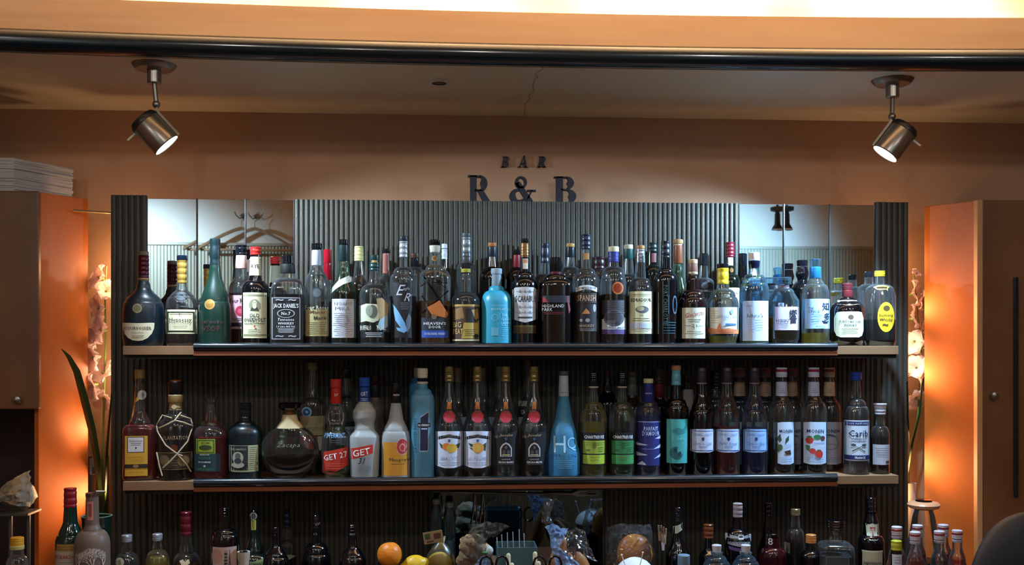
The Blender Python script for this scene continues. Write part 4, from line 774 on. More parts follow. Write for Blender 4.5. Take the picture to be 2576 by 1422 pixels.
for pts in ([(-6, 1052), (-30, 1046), (-44, 1070), (-42, 1085), (-20, 1120), (8, 1142), (24, 1150)], [(14, 1040), (2, 1058), (-20, 1070), (-42, 1080)], [(2, 1058), (24, 1064), (43, 1074), (32, 1112), (8, 1142), (-12, 1164), (-32, 1182)], [(8, 1142), (30, 1172), (42, 1196)], [(-44, 1140), (-36, 1172), (-26, 1206)], [(14, 1046), (38, 1056), (43, 1074)]):
    bm = bmesh.new(); P3 = []
    for a, b in zip(pts, pts[1:]):
        for k in range(4):
            x, y = a[0] + (b[0] - a[0]) * k / 4, a[1] + (b[1] - a[1]) * k / 4
            rr = 46 * mp if y > 1075 else (20 + 26 * sqrt(max(0, 1 - ((1075 - y) / 34) ** 2))) * mp
            xx = x * mp; q = min(abs(xx) / rr, .98); P3.append((xx, -.87 * rr * sqrt(1 - q * q) - .002, (HYP - y) * mp * .986 + H - Z2))
    tube(bm, P3, .0022, 6); obj('straw_strand', bm, 'p:A8987A', r_)
bt('rum_bottle', 'clear decanter with glass stopper, yellow green upper label and teal lower label', GB, A1[:1] + (Z2,), 531, [(1036, 13), (1060, 15), (1072, 24, 'c'), (1098, 42, 'c'), (1185, 42), (1199, 40)], 'clear',
   [('stopper', 1001, 1012, 16, 13, 'clear'), ('stopper_foot', 1012, 1038, 13, 11, 'clear', 2)], (1100, 'red'),
   [('label', [R(-34, 14, 1105, 1142, 'p:8C9A2A'), FR(-32, 12, 1107, 1140, 3, 'p:3A5A1E'), E(-10, 1126, 16, 6, 'p:2A3E1A'), T('RUM', -10, 1115, 20, 5, 'p:2A3E1A')]),
    ('lower_label', [R(-38, 26, 1142, 1187, 'p:17303C'), T('BARBANCOURT', -12, 1144.5, 24, 3.5, 'p:C8CCC8'), T('RESERVE', -12, 1153, 30, 7, 'p:2E6A4A'), T('DU DOMAINE', -12, 1163, 30, 4, 'p:D8DCDC'), E(-12, 1173, 3, 3, 'p:9AA8A8'), T('PORT AU PRINCE', -12, 1181, 44, 5, 'p:2E7A4E')])])
bt('rum_bottle', 'squat satin dark green bottle with cream portrait label', GB, A1[:1] + (Z2,), 617, [(1036, 13), (1060, 15), (1070, 26, 'c'), (1092, 42, 'c'), (1150, 42), (1196, 39, 's')], 's:05171E',
   [('cap', 1014, 1030, 15, 15, 's:0C1A22'), ('neck_foil', 1030, 1056, 14.5, 14.5, 's:0E2028')], None,
   [('neck_lettering', [R(-12, 3, 1029, 1038, 'p:A8B0A0'), R(-10, 6, 1046, 1052, 'p:9AA098')]), ('label', [R(-38, 34, 1121, 1188, 'p:A8AC88'), R(-37, 10, 1122, 1184, 'p:20282C'), T('DIPLOMATICO', -14, 1131, 40, 5, 'p:A8AC88'), E(-15, 1152, 14, 15, 'p:A8AC9A'), E(-15, 1148, 7, 8, 'p:5A5E58'), E(-15, 1170, 16, 8, 'p:B8BCAA'), E(-15, 1160, 9, 7, 'p:3A4048'), L(13, 32, 1124, 1184, 12, 'p:6A6E50')])])
zt = thing('cognac_decanter', 'big round flat clear decanter with black disc stopper and cream wooden neck collar', 'bottle', (AX(729, 3.20), 3.20, Z2), GB)
mp = DEP(AX(729, 3.20), 3.20) / F; zq = lambda y: (HYP - y) * mp + H - Z2
bm = bmesh.new()
pr = []
for i in range(25):
    a = -pi / 2 + .42 + (pi - .42 - .23) * i / 24; pr.append((zq(1134) + 68 * mp * sin(a), 73 * mp * cos(a) if i else 44 * mp))
b0 = pr[0][0]
pr = [(0.0, 34 * mp), (.004, 38 * mp)] + [p_ for p_ in pr if p_[0] > .006] + [(zq(1045), 15 * mp)]
for p_ in [None]: lathe(bm, [(z, r, 2, .42 + .5 * max(0, 1 - r / (60 * mp)) if z > zq(1100) else .42) for z, r in pr], 48, cap1=False)
obj('glass_body', bm, 'clear', zt)
bm = bmesh.new(); lathe(bm, [(z, r * .95, 2, .40) for z, r in pr if .003 < z < zq(1146)] + [(zq(1146), 71 * mp, 2, .40)], 48); obj('liquid', bm, 'cola', zt)
bm = bmesh.new(); lathe(bm, [(zq(1077), 35 * mp, 2, .75), (zq(1070), 30 * mp, 2, .8), (zq(1058), 21 * mp), (zq(1044), 17.5 * mp), (zq(1043), 12 * mp)], 32); obj('collar', bm, 'p:C0B48C', zt)
bm = bmesh.new(); lathe(bm, [(zq(1043), 13 * mp), (zq(1032), 13 * mp)], 24); obj('cork', bm, 's:6A3E1E', zt)
bm = bmesh.new(); lathe(bm, [(zq(1032), 20 * mp), (zq(1026), 27 * mp), (zq(1016), 29 * mp), (zq(1013), 24 * mp), (zq(1012), 10 * mp)], 32); obj('stopper', bm, 'g:0C0C12', zt)
bm = bmesh.new()
def dsurf(x, z): return -.42 * sqrt(max(1e-6, (73 * mp) ** 2 * (1 - ((z - zq(1134)) / (68 * mp)) ** 2) - x * x))
decal('engraving', [T('Zacapa', 0, 1119, 58, 14, 'p:7A7A6A', 0, .4)], dsurf, zt, lambda x, y: (x * mp, zq(y)), .01)
bt('rum_bottle', 'tall rear bottle with tan stopper, round blue seal and cream label with red band', GB, (3.31, Z2), 786, [(930, 10), (975, 12), (1000, 16, 's'), (1025, 34, 'c'), (1195, 35)], 'clear', [('cap', 912, 931, 12, 12, 'p:8A8468', 2)], (1150, 'damber'),
   [('seal', [E(-13, 1037, 13, 13, 'p:8FC0E0'), E(-13, 1037, 9, 9, 'p:2A5A8A'), E(-13, 1037, 4, 4, 'p:8FC0E0')]), ('label', [R(-30, 32, 1047, 1096, 'p:A89E78'), T('PLANTATION', 2, 1080, 56, 9, 'p:6A5A3A', 0), L(-26, 28, 1050, 1070, 4, 'p:8A7E5A'), PL('p:A8402A', (-30, 1098), (32, 1098), (32, 1134), (-10, 1130), (-30, 1118)), R(14, 32, 1098, 1134, 'p:C0B8A0')])], sy=.85)
bt('liqueur_bottle', 'clear waisted bottle with red cap, red neck label and slanting red label', GB, A1[:1] + (Z2,), 845, [(1014, 13), (1026, 20, 's'), (1042, 26, 's'), (1056, 26), (1072, 22, 's'), (1082, 24, 's'), (1100, 34, 's'), (1125, 36), (1180, 33), (1195, 28, 's')], 'clear',
   [('cap', 954, 976, 14, 14, 's:B8302E', 4), ('neck_label', 976, 1015, 12.5, 14.5, 's:B82A20')], (1148, 'limeg'),
   [('neck_lettering', [T('27', 1, 994, 9, 6, WT), R(-2, 6, 1010, 1011.5, WT)]), ('label', [PL('p:C03626', (-35, 1141), (-33, 1138), (33, 1125), (35, 1126), (33, 1170), (-12, 1194), (-34, 1191)), T('GET 27', 0, 1148, 60, 15, WT, .04, 0, 10), L(-24, 24, 1164, 1182, 3, 'p:D87A6A')]),
    ('upper_print', [T('PIPPERMINT', -2, 1096, 52, 12, 'p:5A88B4', .03), L(-16, 16, 1106, 1116, 2, 'p:4A5A6A')])], e=2.6)
bt('gin_bottle', 'rear clear bottle with black cap and pale blue label between red and blue capped ones', GB, A2[:1] + (Z2,), 872, [(950, 11), (985, 12), (1015, 26, 's'), (1050, 30, 'c'), (1195, 30)], 'clear', [('cap', 928, 952, 12, 12, 'g:0A0A12')], (1190, 'water'), [('label', [R(-26, 28, 1074, 1120, 'p:8FA6B8'), T('LONDON', 0, 1084, 48, 9, 'p:2A3A5A', .02), R(-26, 28, 1062, 1073, 'p:14161E')])])
bt('liqueur_bottle', 'frosted white waisted bottle with blue cap and slanting red name patch', GB, A1[:1] + (Z2,), 917, [(1010, 14), (1022, 22, 's'), (1036, 29, 's'), (1048, 29), (1068, 24, 's'), (1080, 26, 's'), (1100, 37, 's'), (1120, 38), (1196, 35), (1199, 32, 's')], 'fw',
   [('cap', 950, 972, 14, 14, 's:1E50A8', 4), ('neck_label', 974, 1011, 13, 14.5, 's:1A4694')], None,
   [('neck_lettering', [T('GET', 0, 991, 18, 9, WT, .04, 0, 6), R(-14, 14, 1003, 1004.2, WT), R(-14, 14, 1007, 1008.2, WT)]), ('label', [PL('p:C02E26', (-33, 1129), (22, 1119), (22, 1141), (-33, 1157)), T('GET', -6, 1138, 44, 16, WT, .06, .1, 11), T('31', -6, 1160, 18, 15, 'p:16324A', .02, .3), L(-20, 20, 1172, 1190, 5, 'p:7A8A92')])], e=2.6)
bt('liqueur_bottle', 'frosted green grey waisted bottle standing behind the white frosted one', GB, A2[:1] + (Z2,), 944, [(1000, 13), (1030, 25, 's'), (1060, 22, 's'), (1100, 34, 's'), (1195, 34)], 'ft', [('cap', 944, 968, 12, 12, 's:3A1020'), ('neck_label', 968, 1001, 12, 13, 's:101820')])
bt('liqueur_bottle', 'frosted cone shouldered bottle of orange liqueur with black neck and red oval seal', GB, A1[:1] + (Z2,), 996, [(1012, 12), (1050, 18, 'l'), (1084, 30, 's'), (1112, 36, 'c'), (1199, 36)], 'fw',
   [('cap', 962, 990, 11, 12, 'g:0A0A10'), ('neck_label', 990, 1014, 12.5, 13.5, 's:0C0C12')], None,
   [('neck_lettering', [T('PASSOA', 2, 994, 16, 5, WT), E(2, 1007, 9, 5.5, 'p:C8A838')]), ('filling', [R(-35.6, 35.6, 1113, 1197, 'p:C08422')]), ('seal', [E(17, 1124, 16, 21, 'p:C8A8A0'), E(17, 1124, 14, 19, 'p:A82A2E'), E(17, 1126, 8, 10, 'p:D08A84'), E(17, 1127, 5, 7, 'p:A82A2E')]), ('lettering', [T('Mangoyan', 12, 1158, 56, 11, TX, 0), L(-12, 24, 1166, 1170, 1, TX)])], e=2.4)
bt('vodka_bottle', 'tall frosted pale blue bottle with cream cap and dark blue angular plaque', GB, A1[:1] + (Z2,), 1063, [(965, 12), (978, 13), (992, 24, 'c'), (1012, 30, 'c'), (1199, 29)], 'fb',
   [('cap', 927, 951, 13.5, 13, 'p:CFC9B4', 4), ('neck_band', 951, 960, 13.5, 13.5, 'g:0C1020'), ('collar', 960, 966, 13.5, 13.5, 'p:C9C4B4')], None,
   [('plaque', [PL('p:8FA0B4', (-7, 1049), (17, 1034), (15, 1137), (-8, 1137)), PL('p:141C40', (-5, 1051), (15, 1038), (13, 1134), (-6, 1134)), R(-12, 20, 1064, 1075, 'p:0A0E20'), T('BLUEBERRY', 4, 1070, 28, 5, WT, .03), R(-3, 12, 1077, 1081, 'p:9AB8D8')]), ('side_print', [T('DE KUYPER BERRY', -19, 1094, 86, 7, 'p:2A5A84', 0, 0, 90)])], e=2.8)
bt('vodka_bottle', 'frosted light blue bottle peeking from behind the one with cream cap', GB, A2[:1] + (Z2,), 1053, [(950, 11), (962, 20, 'c'), (985, 24, 'c'), (1195, 24)], 'fbh', [('cap', 925, 950, 12, 12, 'p:B8B4A8')])
def syrup4(cx, capx, label, art, liq, dk):
    P = [(958, 10), (985, 12), (1030, 20, 's'), (1065, 32, 's'), (1085, 36, 'c'), (1180, 35.5), (1196, 33, 's')]
    cc = 'f:86784A'
    ops = art
    return bt('eau_de_vie_bottle', label, 'four gold capped bottles with red wax seals', A1[:1] + (Z2,), cx, P, 'clear', [('cap', 922, 938, 11, 11.5, cc), ('neck_foil', 938, 960, 11.5, 12, 'f:8A7A48', 2)], liq,
              [('neck_strip', [R(-1.5, 1.5, 964, 1012, 'p:8A8A92'), PL('f:B0703A', (-4, 1012), (4, 1012), (6, 1030), (-6, 1030))]), ('wax_seal', [E(0, 1049, 16, 16, 'p:7A2436'), E(0, 1049, 14, 14, 'p:B02440'), E(0, 1049, 9, 9, 'p:A01C38')]), ('label', ops)])
def fruit_label(nm, fr):
    return [PL('p:C9D4EC', (-34, 1087), (-12, 1085), (12, 1085), (34, 1087), (34, 1173), (12, 1178), (-12, 1178), (-34, 1173)), PL('p:14161E', (-30, 1100), (-20, 1097), (0, 1093), (20, 1097), (30, 1100), (30, 1108), (20, 1105), (0, 1101), (-20, 1105), (-30, 1108)), T('Jacoulot', 0, 1097, 32, 6, 'p:A8A088', 0, .3), PL('p:2A5A9A', (-3, 1106), (3, 1106), (3, 1111), (0, 1114), (-3, 1111))] + fr + [T(nm, 0, 1154, 46, 9, 'p:7A86A0', -.01, .25), L(-28, 28, 1162, 1172, 2, 'p:9AA6BC')]
apri = [PL('p:2A4A34', (-26, 1114), (-14, 1122), (-10, 1130), (-20, 1128)), PL('p:2A4A34', (28, 1116), (18, 1118), (12, 1128), (24, 1128)), E(-7, 1124, 11, 9, 'p:C87A3A'), E(6, 1128, 14, 11, 'p:D8A83A'), E(2, 1130, 9, 8, 'p:CFB04A')]
pech = [PL('p:24402E', (-24, 1115), (-12, 1118), (-10, 1126), (-18, 1124)), PL('p:24402E', (-22, 1126), (-10, 1128), (-12, 1134)), PL('p:24402E', (22, 1114), (12, 1120), (14, 1130), (20, 1136)), E(1, 1127, 15, 13, 'p:D89A4A'), E(-3, 1127, 10, 11, 'p:D8B45A')]
def cacao_label(nm):
    return [PL(BK, (-34, 1079), (-24, 1086), (0, 1090), (24, 1086), (34, 1079), (34, 1166), (12, 1171), (-12, 1171), (-34, 1166)), T('Jacoulot', 0, 1096, 34, 9, 'p:C8BCA8', 0, .3), R(-30, -20, 1096, 1103, 'p:5A4A44'), PL('p:2A5A8A', (-3, 1101), (3, 1101), (3, 1106), (0, 1109), (-3, 1106)),
            PL('p:B8BAC4', (-15, 1149), (-15, 1128), (-9, 1118), (0, 1113), (9, 1118), (15, 1128), (15, 1149)), PL('p:0E0C14', (-12, 1147), (-12, 1129), (-7, 1121), (0, 1117), (7, 1121), (12, 1129), (12, 1147)), E(0, 1126, 3, 4, 'p:6A5A5A'), E(-5, 1138, 4, 6, 'p:4A4A54'), E(6, 1138, 4, 6, 'p:4A4A54'), R(-10, 10, 1143, 1146, 'p:A8A878'),
            T('LIQUEUR DE', 0, 1156, 22, 3.5, 'p:C8CCD8'), T(nm, 0, 1163, 38, 5, WT, .03), L(-20, 20, 1167, 1169, 1, 'p:7A5A5A')]
syrup4(1130, 1128, 'gold capped bottle with red wax seal and two apricots on its white label', fruit_label('ABRICOT', apri), (1188, 'damber'), 0)
syrup4(1201, 1201, 'gold capped bottle with red wax seal and one round peach on its white label', fruit_label('de PECHE', pech), (1188, 'damber'), 0)
syrup4(1272, 1272, 'gold capped bottle with red wax seal, black arch label and clear liquid at its base', cacao_label('CACAO-BLANC'), (1160, 'water'), 0)
syrup4(1343, 1342, 'gold capped bottle with red wax seal, black arch label and dark liquid at its base', cacao_label('CACAO-BRUN'), (1160, 'cola'), 0)
for cx, tp, bp_, c, lb in ((1153, 925, 960, 'p:9A7A68', 'rear bottle with pale pinkish capsule behind the apricot label bottle'), (1216, 925, 957, 'f:6A6A5A', 'rear bottle with grey capsule behind the peach label bottle'), (1256, 922, 948, 'p:8A8A80', 'rear bottle with pale square capsule beside the clear liquid one'), (1328, 906, 945, 's:4A5050', 'tallest rear bottle with grey green capsule and small C patch label')):
    bt('liqueur_bottle', lb, GB, (3.325, Z2), cx, [(bp_, 9), (bp_ + 40, 11), (bp_ + 95, 27, 's'), (1190, 27)], 'clear', [('cap', tp, bp_ + 2, 9.5, 9.5, c)], (1120, 'cola') if cx != 1328 else (1010, 'cola'),
       [('label', [R(-24, 20, 1050, 1110, 'p:8A9AA8')])] if cx != 1328 else [('label', [R(-24, 24, 1009, 1023, 'p:8A8E8A'), R(-22, 22, 1025, 1049, 'p:16181E'), T('CACHACA', 0, 1037, 36, 11, 'p:C8CCD0', .02), R(-24, 24, 1050, 1090, 'p:9AA4A8')])])
bt('liqueur_bottle', 'translucent turquoise bottle tapering like a cone with silver neck label', GB, A1[:1] + (Z2,), 1418, [(944, 10), (997, 12), (1040, 20, 'l'), (1100, 33, 's'), (1150, 41, 's'), (1190, 41), (1197, 38)], 'fbh',
   [('cap', 934, 945, 12, 12, 'f:5A6468'), ('neck_label', 945, 997, 11.5, 13, 'p:A8B8C4')], None,
   [('neck_lettering', [E(2, 972, 6, 6, 'p:3A4A5A'), E(2, 972, 4, 4, 'p:A8B8C4'), E(2, 972, 2, 2, 'p:3A4A5A'), T('HPNOTIQ', 0, 988, 14, 4, 'p:6A7A88')]), ('lettering', [T('H', -12, 1118, 30, 42, 'p:9CD0EC', 0), T('Q', 20, 1118, 24, 34, 'p:8CC4E4', -.01), E(2, 1137, 4, 4, 'p:1E4A7A'), T('HPNOTIQ', 0, 1147, 66, 9, 'p:1E4A84', -.01), L(-24, 24, 1158, 1180, 5, 'p:6AAED4')])])
def chart(cx, label, paper, body, liq, pale):
    return bt('herbal_liqueur_bottle', label, GB, A1[:1] + (Z2,), cx, [(976, 10), (1012, 13, 's'), (1030, 26, 'c'), (1062, 34, 'c'), (1185, 33), (1197, 31)], 'clear',
       [('cap', 937, 952, 9.5, 9.5, 'g:0A0A10', 3), ('neck_foil', 952, 972, 10, 12, 'g:0C0C12'), ('collar', 972, 976, 12.5, 12.5, 'p:A8A898')], liq,
       [('neck_lettering', [T('CHARTREUSE', 0, 967, 21, 5, 'p:A8ACB4', .03), L(-7, 7, 938, 952, 3, 'p:8A8E9A')]), ('label', [R(-31, 30, 1089, 1171, BK), T('CHARTREUSE', 0, 1100, 50, 8, WT, .05), R(-28, 28, 1109, 1142, paper), R(-28, 28, 1145, 1168, pale), L(-26, 26, 1112, 1122, 2, body), E(0, 1121, 5, 9, body), T('40%', -16, 1133, 9, 4, TX), L(8, 24, 1124, 1138, 3, body), L(-12, 14, 1149, 1152, 1, 'p:8A5A2A'), T('LIQUEUR', 0, 1158, 20, 4, body)])])
chart(1493, 'black capped bottle of yellow liqueur with lime yellow label', 'p:8FA83A', 'p:5A6A22', (1063, 'yellow'), 'p:A0BE3C')
chart(1565, 'black capped clear bottle half full of green liqueur with green label', 'p:2E7A48', 'p:1E5A32', (1100, 'limeg'), 'p:3A8E50')
bt('liqueur_bottle', 'rear bottle with narrow dark red cap between the yellow and green labelled ones', GB, A2[:1] + (Z2,), 1528, [(950, 8), (980, 12, 's'), (1020, 28, 's'), (1195, 28)], K, [('cap', 929, 950, 8.5, 8.5, 's:4A1A20', 2)])
bt('liqueur_bottle', 'rear bottle with tan capped pale neck behind the green labelled bottle', GB, A2[:1] + (Z2,), 1591, [(948, 9), (995, 12), (1030, 28, 's'), (1195, 28)], 'clear', [('cap', 934, 948, 11, 11, 's:6A5A3A', 2), ('neck_label', 948, 995, 9.5, 12, 's:5A6460')], (1000, 'cola'), [('label', [R(-24, 20, 1035, 1060, 'p:8A9A5A')])])
bt('liqueur_bottle', 'violet liqueur bottle with cream cap and swirling indigo and white label', GB, A1[:1] + (Z2,), 1631, [(961, 11), (1010, 14), (1024, 24, 'c'), (1045, 32, 'c'), (1197, 31)], 'clear',
   [('cap', 953, 964, 12.5, 12.5, 'p:C9C6A0', 2), ('neck_label', 964, 1011, 12, 15, 's:1E2874')], (1043, 'blue'),
   [('neck_lettering', [PL('p:B8C4E0', (-4, 988), (0, 975), (4, 988)), T('MARIE BRIZARD', 0, 990, 22, 4, 'p:B8C4E0'), PL('p:B8C8E4', (-14, 1010), (14, 1004), (14, 1010))]),
    ('label', [R(-31, 31, 1060, 1172, 'p:1C2570'), R(-31, 31, 1061, 1063, 'p:8A9AD0'), T('PARFAIT', 4, 1079, 36, 10, 'p:B0C4E8', .01), T("D'AMOUR", 4, 1091, 44, 12, 'p:B0C4E8', .01), PL('p:B4C6E4', (14, 1104), (30, 1096), (30, 1105)), PL('p:B4C6E4', (-31, 1114), (-2, 1120), (-31, 1122)), PL('p:B4C6E4', (8, 1131), (30, 1118), (30, 1127)), PL('p:B4C6E4', (-31, 1138), (-4, 1145), (-31, 1148)), PL('p:B4C6E4', (10, 1155), (30, 1142), (30, 1150)), PL('p:B4C6E4', (-30, 1170), (-18, 1160), (-8, 1170)), L(-20, 14, 1126, 1134, 1, 'p:8A9AD0')])])
bt('liqueur_bottle', 'rear bottle with tall bronze and dark red capsule behind the violet one', GB, A2[:1] + (Z2,), 1659, [(998, 12), (1030, 26, 's'), (1195, 26)], K, [('cap', 928, 965, 13, 13, 's:4A4436', 4), ('neck_foil', 965, 1000, 13, 13, 's:5A1422')])
bt('absinthe_bottle', 'dark bottle with cork, turquoise neck foil and turquoise mermaid green label', GB, A1[:1] + (Z2,), 1701, [(968, 12), (1004, 16, 's'), (1020, 26, 'c'), (1040, 31, 'c'), (1197, 30)], K,
   [('cork', 919, 931, 12.5, 12.5, 's:A87A54'), ('neck_foil', 931, 969, 11, 12.5, 's:5AA4B8', 2)], None,
   [('label', [R(-26, 27, 1055, 1166, 'p:3F9EA0'), R(-26, -18, 1055, 1166, 'p:55B0AE'), PL('p:2A7A80', (-14, 1082), (0, 1076), (14, 1080), (24, 1068), (20, 1090), (4, 1094), (-10, 1090)), T('Absinthe', 2, 1104, 34, 8, 'p:6ABCB8', 0, .2), E(-2, 1140, 17, 16, 'p:1E5A62'), E(8, 1132, 8, 14, 'p:3F9EA0'), E(-6, 1134, 4, 5, 'p:0E3A42'), E(6, 1142, 4, 6, 'p:0E3A42')])])
bt('liqueur_bottle', 'rear black bottle with grey white cone shaped neck sleeve beside the turquoise label', GB, A2[:1] + (Z2,), 1730, [(942, 10), (980, 13), (1000, 14), (1030, 24, 's'), (1195, 26)], K, [('cap', 941, 978, 11, 12, 'g:0C0C14')], None, [('neck_sleeve', [PL('p:9A9AA0', (-13, 980), (13, 980), (15, 1004), (6, 1028), (2, 1050), (-2, 1050), (-8, 1028), (-15, 1004))])])
def charles(cx, label, G, liq, nm, hue='p:B4CCF0'):
    return bt('creme_bottle', label, GB, A1[:1] + (Z2,), cx, [(964, 11), (985, 13), (1030, 25, 's'), (1062, 32, 'c'), (1195, 32)], G,
       [('cap', 925, 936, 10, 11.5, 's:3A3444'), ('neck_foil', 936, 964, 11.5, 12.5, 's:2E2638'), ('collar', 963, 966, 13, 13, 'p:8A7A8A')], liq,
       [('label', [PL(hue, (-30, 1082), (-15, 1080), (15, 1080), (30, 1081), (30, 1136), (15, 1139), (-15, 1139), (-30, 1136)), R(-28, 28, 1084, 1086, 'p:3A5AA0'), T('CHARLES VANOT', 0, 1094, 46, 6, 'p:6A8AC4', 0), PL('p:24367A', (-3.5, 1101), (3.5, 1101), (3.5, 1107), (0, 1110), (-3.5, 1107)), T(nm, 0, 1116, 46, 8, 'p:4A7AC0', 0, .3), L(-12, 12, 1122, 1128, 2, 'p:6A8AC4'), R(-28, 28, 1133, 1135, 'p:3A5AA0')])])
charles(1765, 'burgundy shaped black bottle with plum neck foil and small pale crest label', K, None, 'Creme de Cassis', 'p:BCC8E0')
charles(1829, 'burgundy shaped clear bottle of red liqueur with small pale crest label', 'clear', (1074, 'red'), 'Parfait Amour')
charles(1898, 'burgundy shaped clear bottle of deep blue liqueur with small pale blue crest label', 'clear', (1076, 'blue'), 'Curacao Bleu', 'p:8FB8EE')
bt('liqueur_bottle', 'rear clear blue glass bottle behind the black burgundy one', GB, A2[:1] + (Z2,), 1800, [(976, 10), (1000, 14, 's'), (1012, 24, 'c'), (1030, 30, 'c'), (1195, 30)], 'clear_blue', [('cap', 932, 978, 12, 12, 'g:0E1418', 5)], (1080, 'pink'))
def monin(row, cx, label, wide, art, capc='p:B8C4DC', nk='p:B4C4E4', liq='damber', Gm='clear', lab='p:BCD2EE', off=0):
    return bt('syrup_bottle', label, 'syrup bottles with red and white caps', row, cx, [(950, 11), (962, 13), (995, 14), (1012, 22, 's'), (1045, 32, 'c'), (1180, 32), (1193, 30)], Gm,
       [('cap', 925, 949, 14, 14, capc, 3), ('cap_stripe', 929, 936, 14.3, 14.3, 's:8A2440'), ('neck_label', 961, 996, None, None, nk)], (1105, liq),
       [('neck_lettering', [L(-13, 13, 966, 990, 5, 'p:5A6A94')]), ('label', [PL(lab, (-wide + off, 1064), (-wide / 2 + off, 1062), (wide / 2 + off, 1062), (wide + off, 1063), (wide + off, 1166), (wide / 2 + off, 1169), (-wide / 2 + off, 1169), (-wide + off, 1166)), T('MONIN', off, 1085, min(wide * 1.6, 42), 9, 'p:1A2450', .03)] + art + [L(-wide + off + 4, wide + off - 4, 1150, 1164, 3, 'p:7A9AC8')])])
olive = [PL('p:2E4A3E', (-16, 1102), (-8, 1092), (-4, 1108), (-10, 1114)), PL('p:2E4A3E', (6, 1104), (14, 1096), (14, 1108), (4, 1118)), PL('p:24402E', (-22, 1106), (-12, 1118), (-14, 1122)), PL('p:24402E', (-18, 1122), (-8, 1130), (-12, 1140)), E(-8, 1126, 6, 8, 'p:3E5A34'), T('Coffee', 12, 1120, 18, 6, 'p:5A8AC8', 0, .3), PL('p:3A2A22', (2, 1136), (18, 1132), (20, 1144), (6, 1144))]
straw = [E(-15, 1108, 9, 9, 'p:B0302E'), E(-15, 1100, 6, 3, 'p:3A6A3A'), E(4, 1100, 10, 6, 'p:2E7A4A'), E(18, 1103, 6, 6, 'p:5A3A3A'), L(-6, 24, 1113, 1117, 1, 'p:4A7AC0'), PL('p:3A7A4A', (-24, 1120), (-14, 1122), (-14, 1138), (-22, 1132)), E(-8, 1135, 8, 7, 'p:B83A34'), E(8, 1142, 10, 10, 'p:C0302E'), E(8, 1134, 6, 3, 'p:3A6A3A')]
lines_ = [E(0, 1115, 20, 18, 'p:8FA2BC'), E(0, 1115, 17, 15, 'p:BAC6DA'), T('Syrup', 0, 1118, 26, 8, 'p:7A8AA8', 0, .3), PL('p:4A5A7A', (-22, 1098), (-4, 1092), (18, 1100), (-2, 1097))]
monin(A1[:1] + (Z2,), 1966, 'front syrup bottle with green sprigs and coffee beans on its label', 21, olive, off=7)
monin(A1[:1] + (Z2,), 2047, 'front syrup bottle with red strawberries on its label', 28, straw, liq='cola')
for cx, lb, cc, nk in ((1860, 'rear syrup bottle with dull red cap behind the red liqueur bottle', 'p:7A6460', 'p:A88E7C'), (1925, 'rear syrup bottle with dull red cap behind the blue liqueur bottle', 'p:7A6058', 'p:A88A74'), (1992, 'rear syrup bottle with dark stripe cap behind the coffee bean label', 'p:6A5450', 'p:A08068'), (2086, 'rear syrup bottle with red cap and line drawn white label beside the strawberries', 'p:B8AE94', 'p:C0AC8C')):
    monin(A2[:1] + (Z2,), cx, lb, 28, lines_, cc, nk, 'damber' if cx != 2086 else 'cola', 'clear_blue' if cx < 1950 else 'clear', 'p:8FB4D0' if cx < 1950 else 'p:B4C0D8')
bt('syrup_bottle', 'clear cane syrup bottle with bright blue cap and blue banded white label', GB, A1[:1] + (Z2,), 2154, [(958, 10), (1004, 13, 's'), (1022, 24, 'c'), (1048, 32, 'c'), (1197, 32)], 'clear',
   [('cap', 936, 957, 14, 13.5, 's:1440A0', 3)], (1020, 'water'),
   [('label', [R(-31, 30, 1058, 1160, 'p:C0CEE0'), R(-30, 29, 1061, 1071, 'p:1A2458'), T('100% NATUREL', 0, 1066, 50, 5, 'p:A8B8D8', .02), T('Carib', 1, 1091, 48, 17, 'p:0E1440', .05), T('CANADOU', 2, 1106, 36, 6, TX, .02), L(-20, 20, 1109, 1113, 1, TX), PL('p:4A5444', (-20, 1116), (18, 1136), (16, 1138)), PL('p:4A5444', (22, 1116), (-16, 1134), (-14, 1137)), E(-12, 1120, 6, 3, 'p:3A443A'), E(14, 1120, 6, 3, 'p:3A443A'), R(-31, 30, 1146, 1157, 'p:14205A'), T('FRANCE', 4, 1152, 26, 6, WT, .02)])])
bt('syrup_bottle', 'small dark bottle with white flip cap and plain white label at the shelf end', GB, A1[:1] + (Z2,), 2214, [(1043, 10), (1072, 12, 's'), (1096, 23, 'c'), (1190, 23)], 'clear',
   [('cap', 1018, 1043, 15, 14, 'p:B8C4DC', 3), ('cap_lid', 1015, 1020, 16.5, 16.5, 'p:B8C4DC')], (1100, 'cola'),
   [('label', [R(-20, 22, 1119, 1170, 'p:A8ACB8'), L(-16, 18, 1126, 1150, 5, 'p:7A7E88'), R(10, 20, 1160, 1166, 'p:3A3A40')])])

# ---------------------------------------------------------------- back counter
def cb(Y): return (Y, Z3 + .0005)
bt('soda_bottle', 'clear bottle with tilted yellow cap below the brown cabinet with papers on top', GC, cb(2.85), 43, [(1381, 15), (1400, 17), (1425, 26, 'c'), (1480, 34, 'c')], 'clear', [('cap', 1352, 1372, 16, 16, 'p:C8961E', 3), ('collar', 1372, 1382, 17, 17, 'p:B8AE6A')], (1470, 'water'))
bt('maraschino_bottle', 'green bottle with dark red capsule and cream label by the orange lit panel', GC, cb(3.02), 177, [(1275, 15), (1310, 17), (1345, 28, 's'), (1372, 36, 'c')], 'g:0C2A22',
   [('neck_foil', 1228, 1276, 15.5, 16, 's:8A1420', 3)], None, [('label', [R(-34, 24, 1370, 1388, 'p:9A7A3A'), L(-30, 20, 1374, 1386, 2, 'p:5A4420'), R(-34, 24, 1388, 1470, 'p:A89E90'), T('LUXARDO', -8, 1402, 52, 10, 'p:A02A2E', .02), L(-26, 20, 1412, 1460, 6, 'p:6A6460')])])
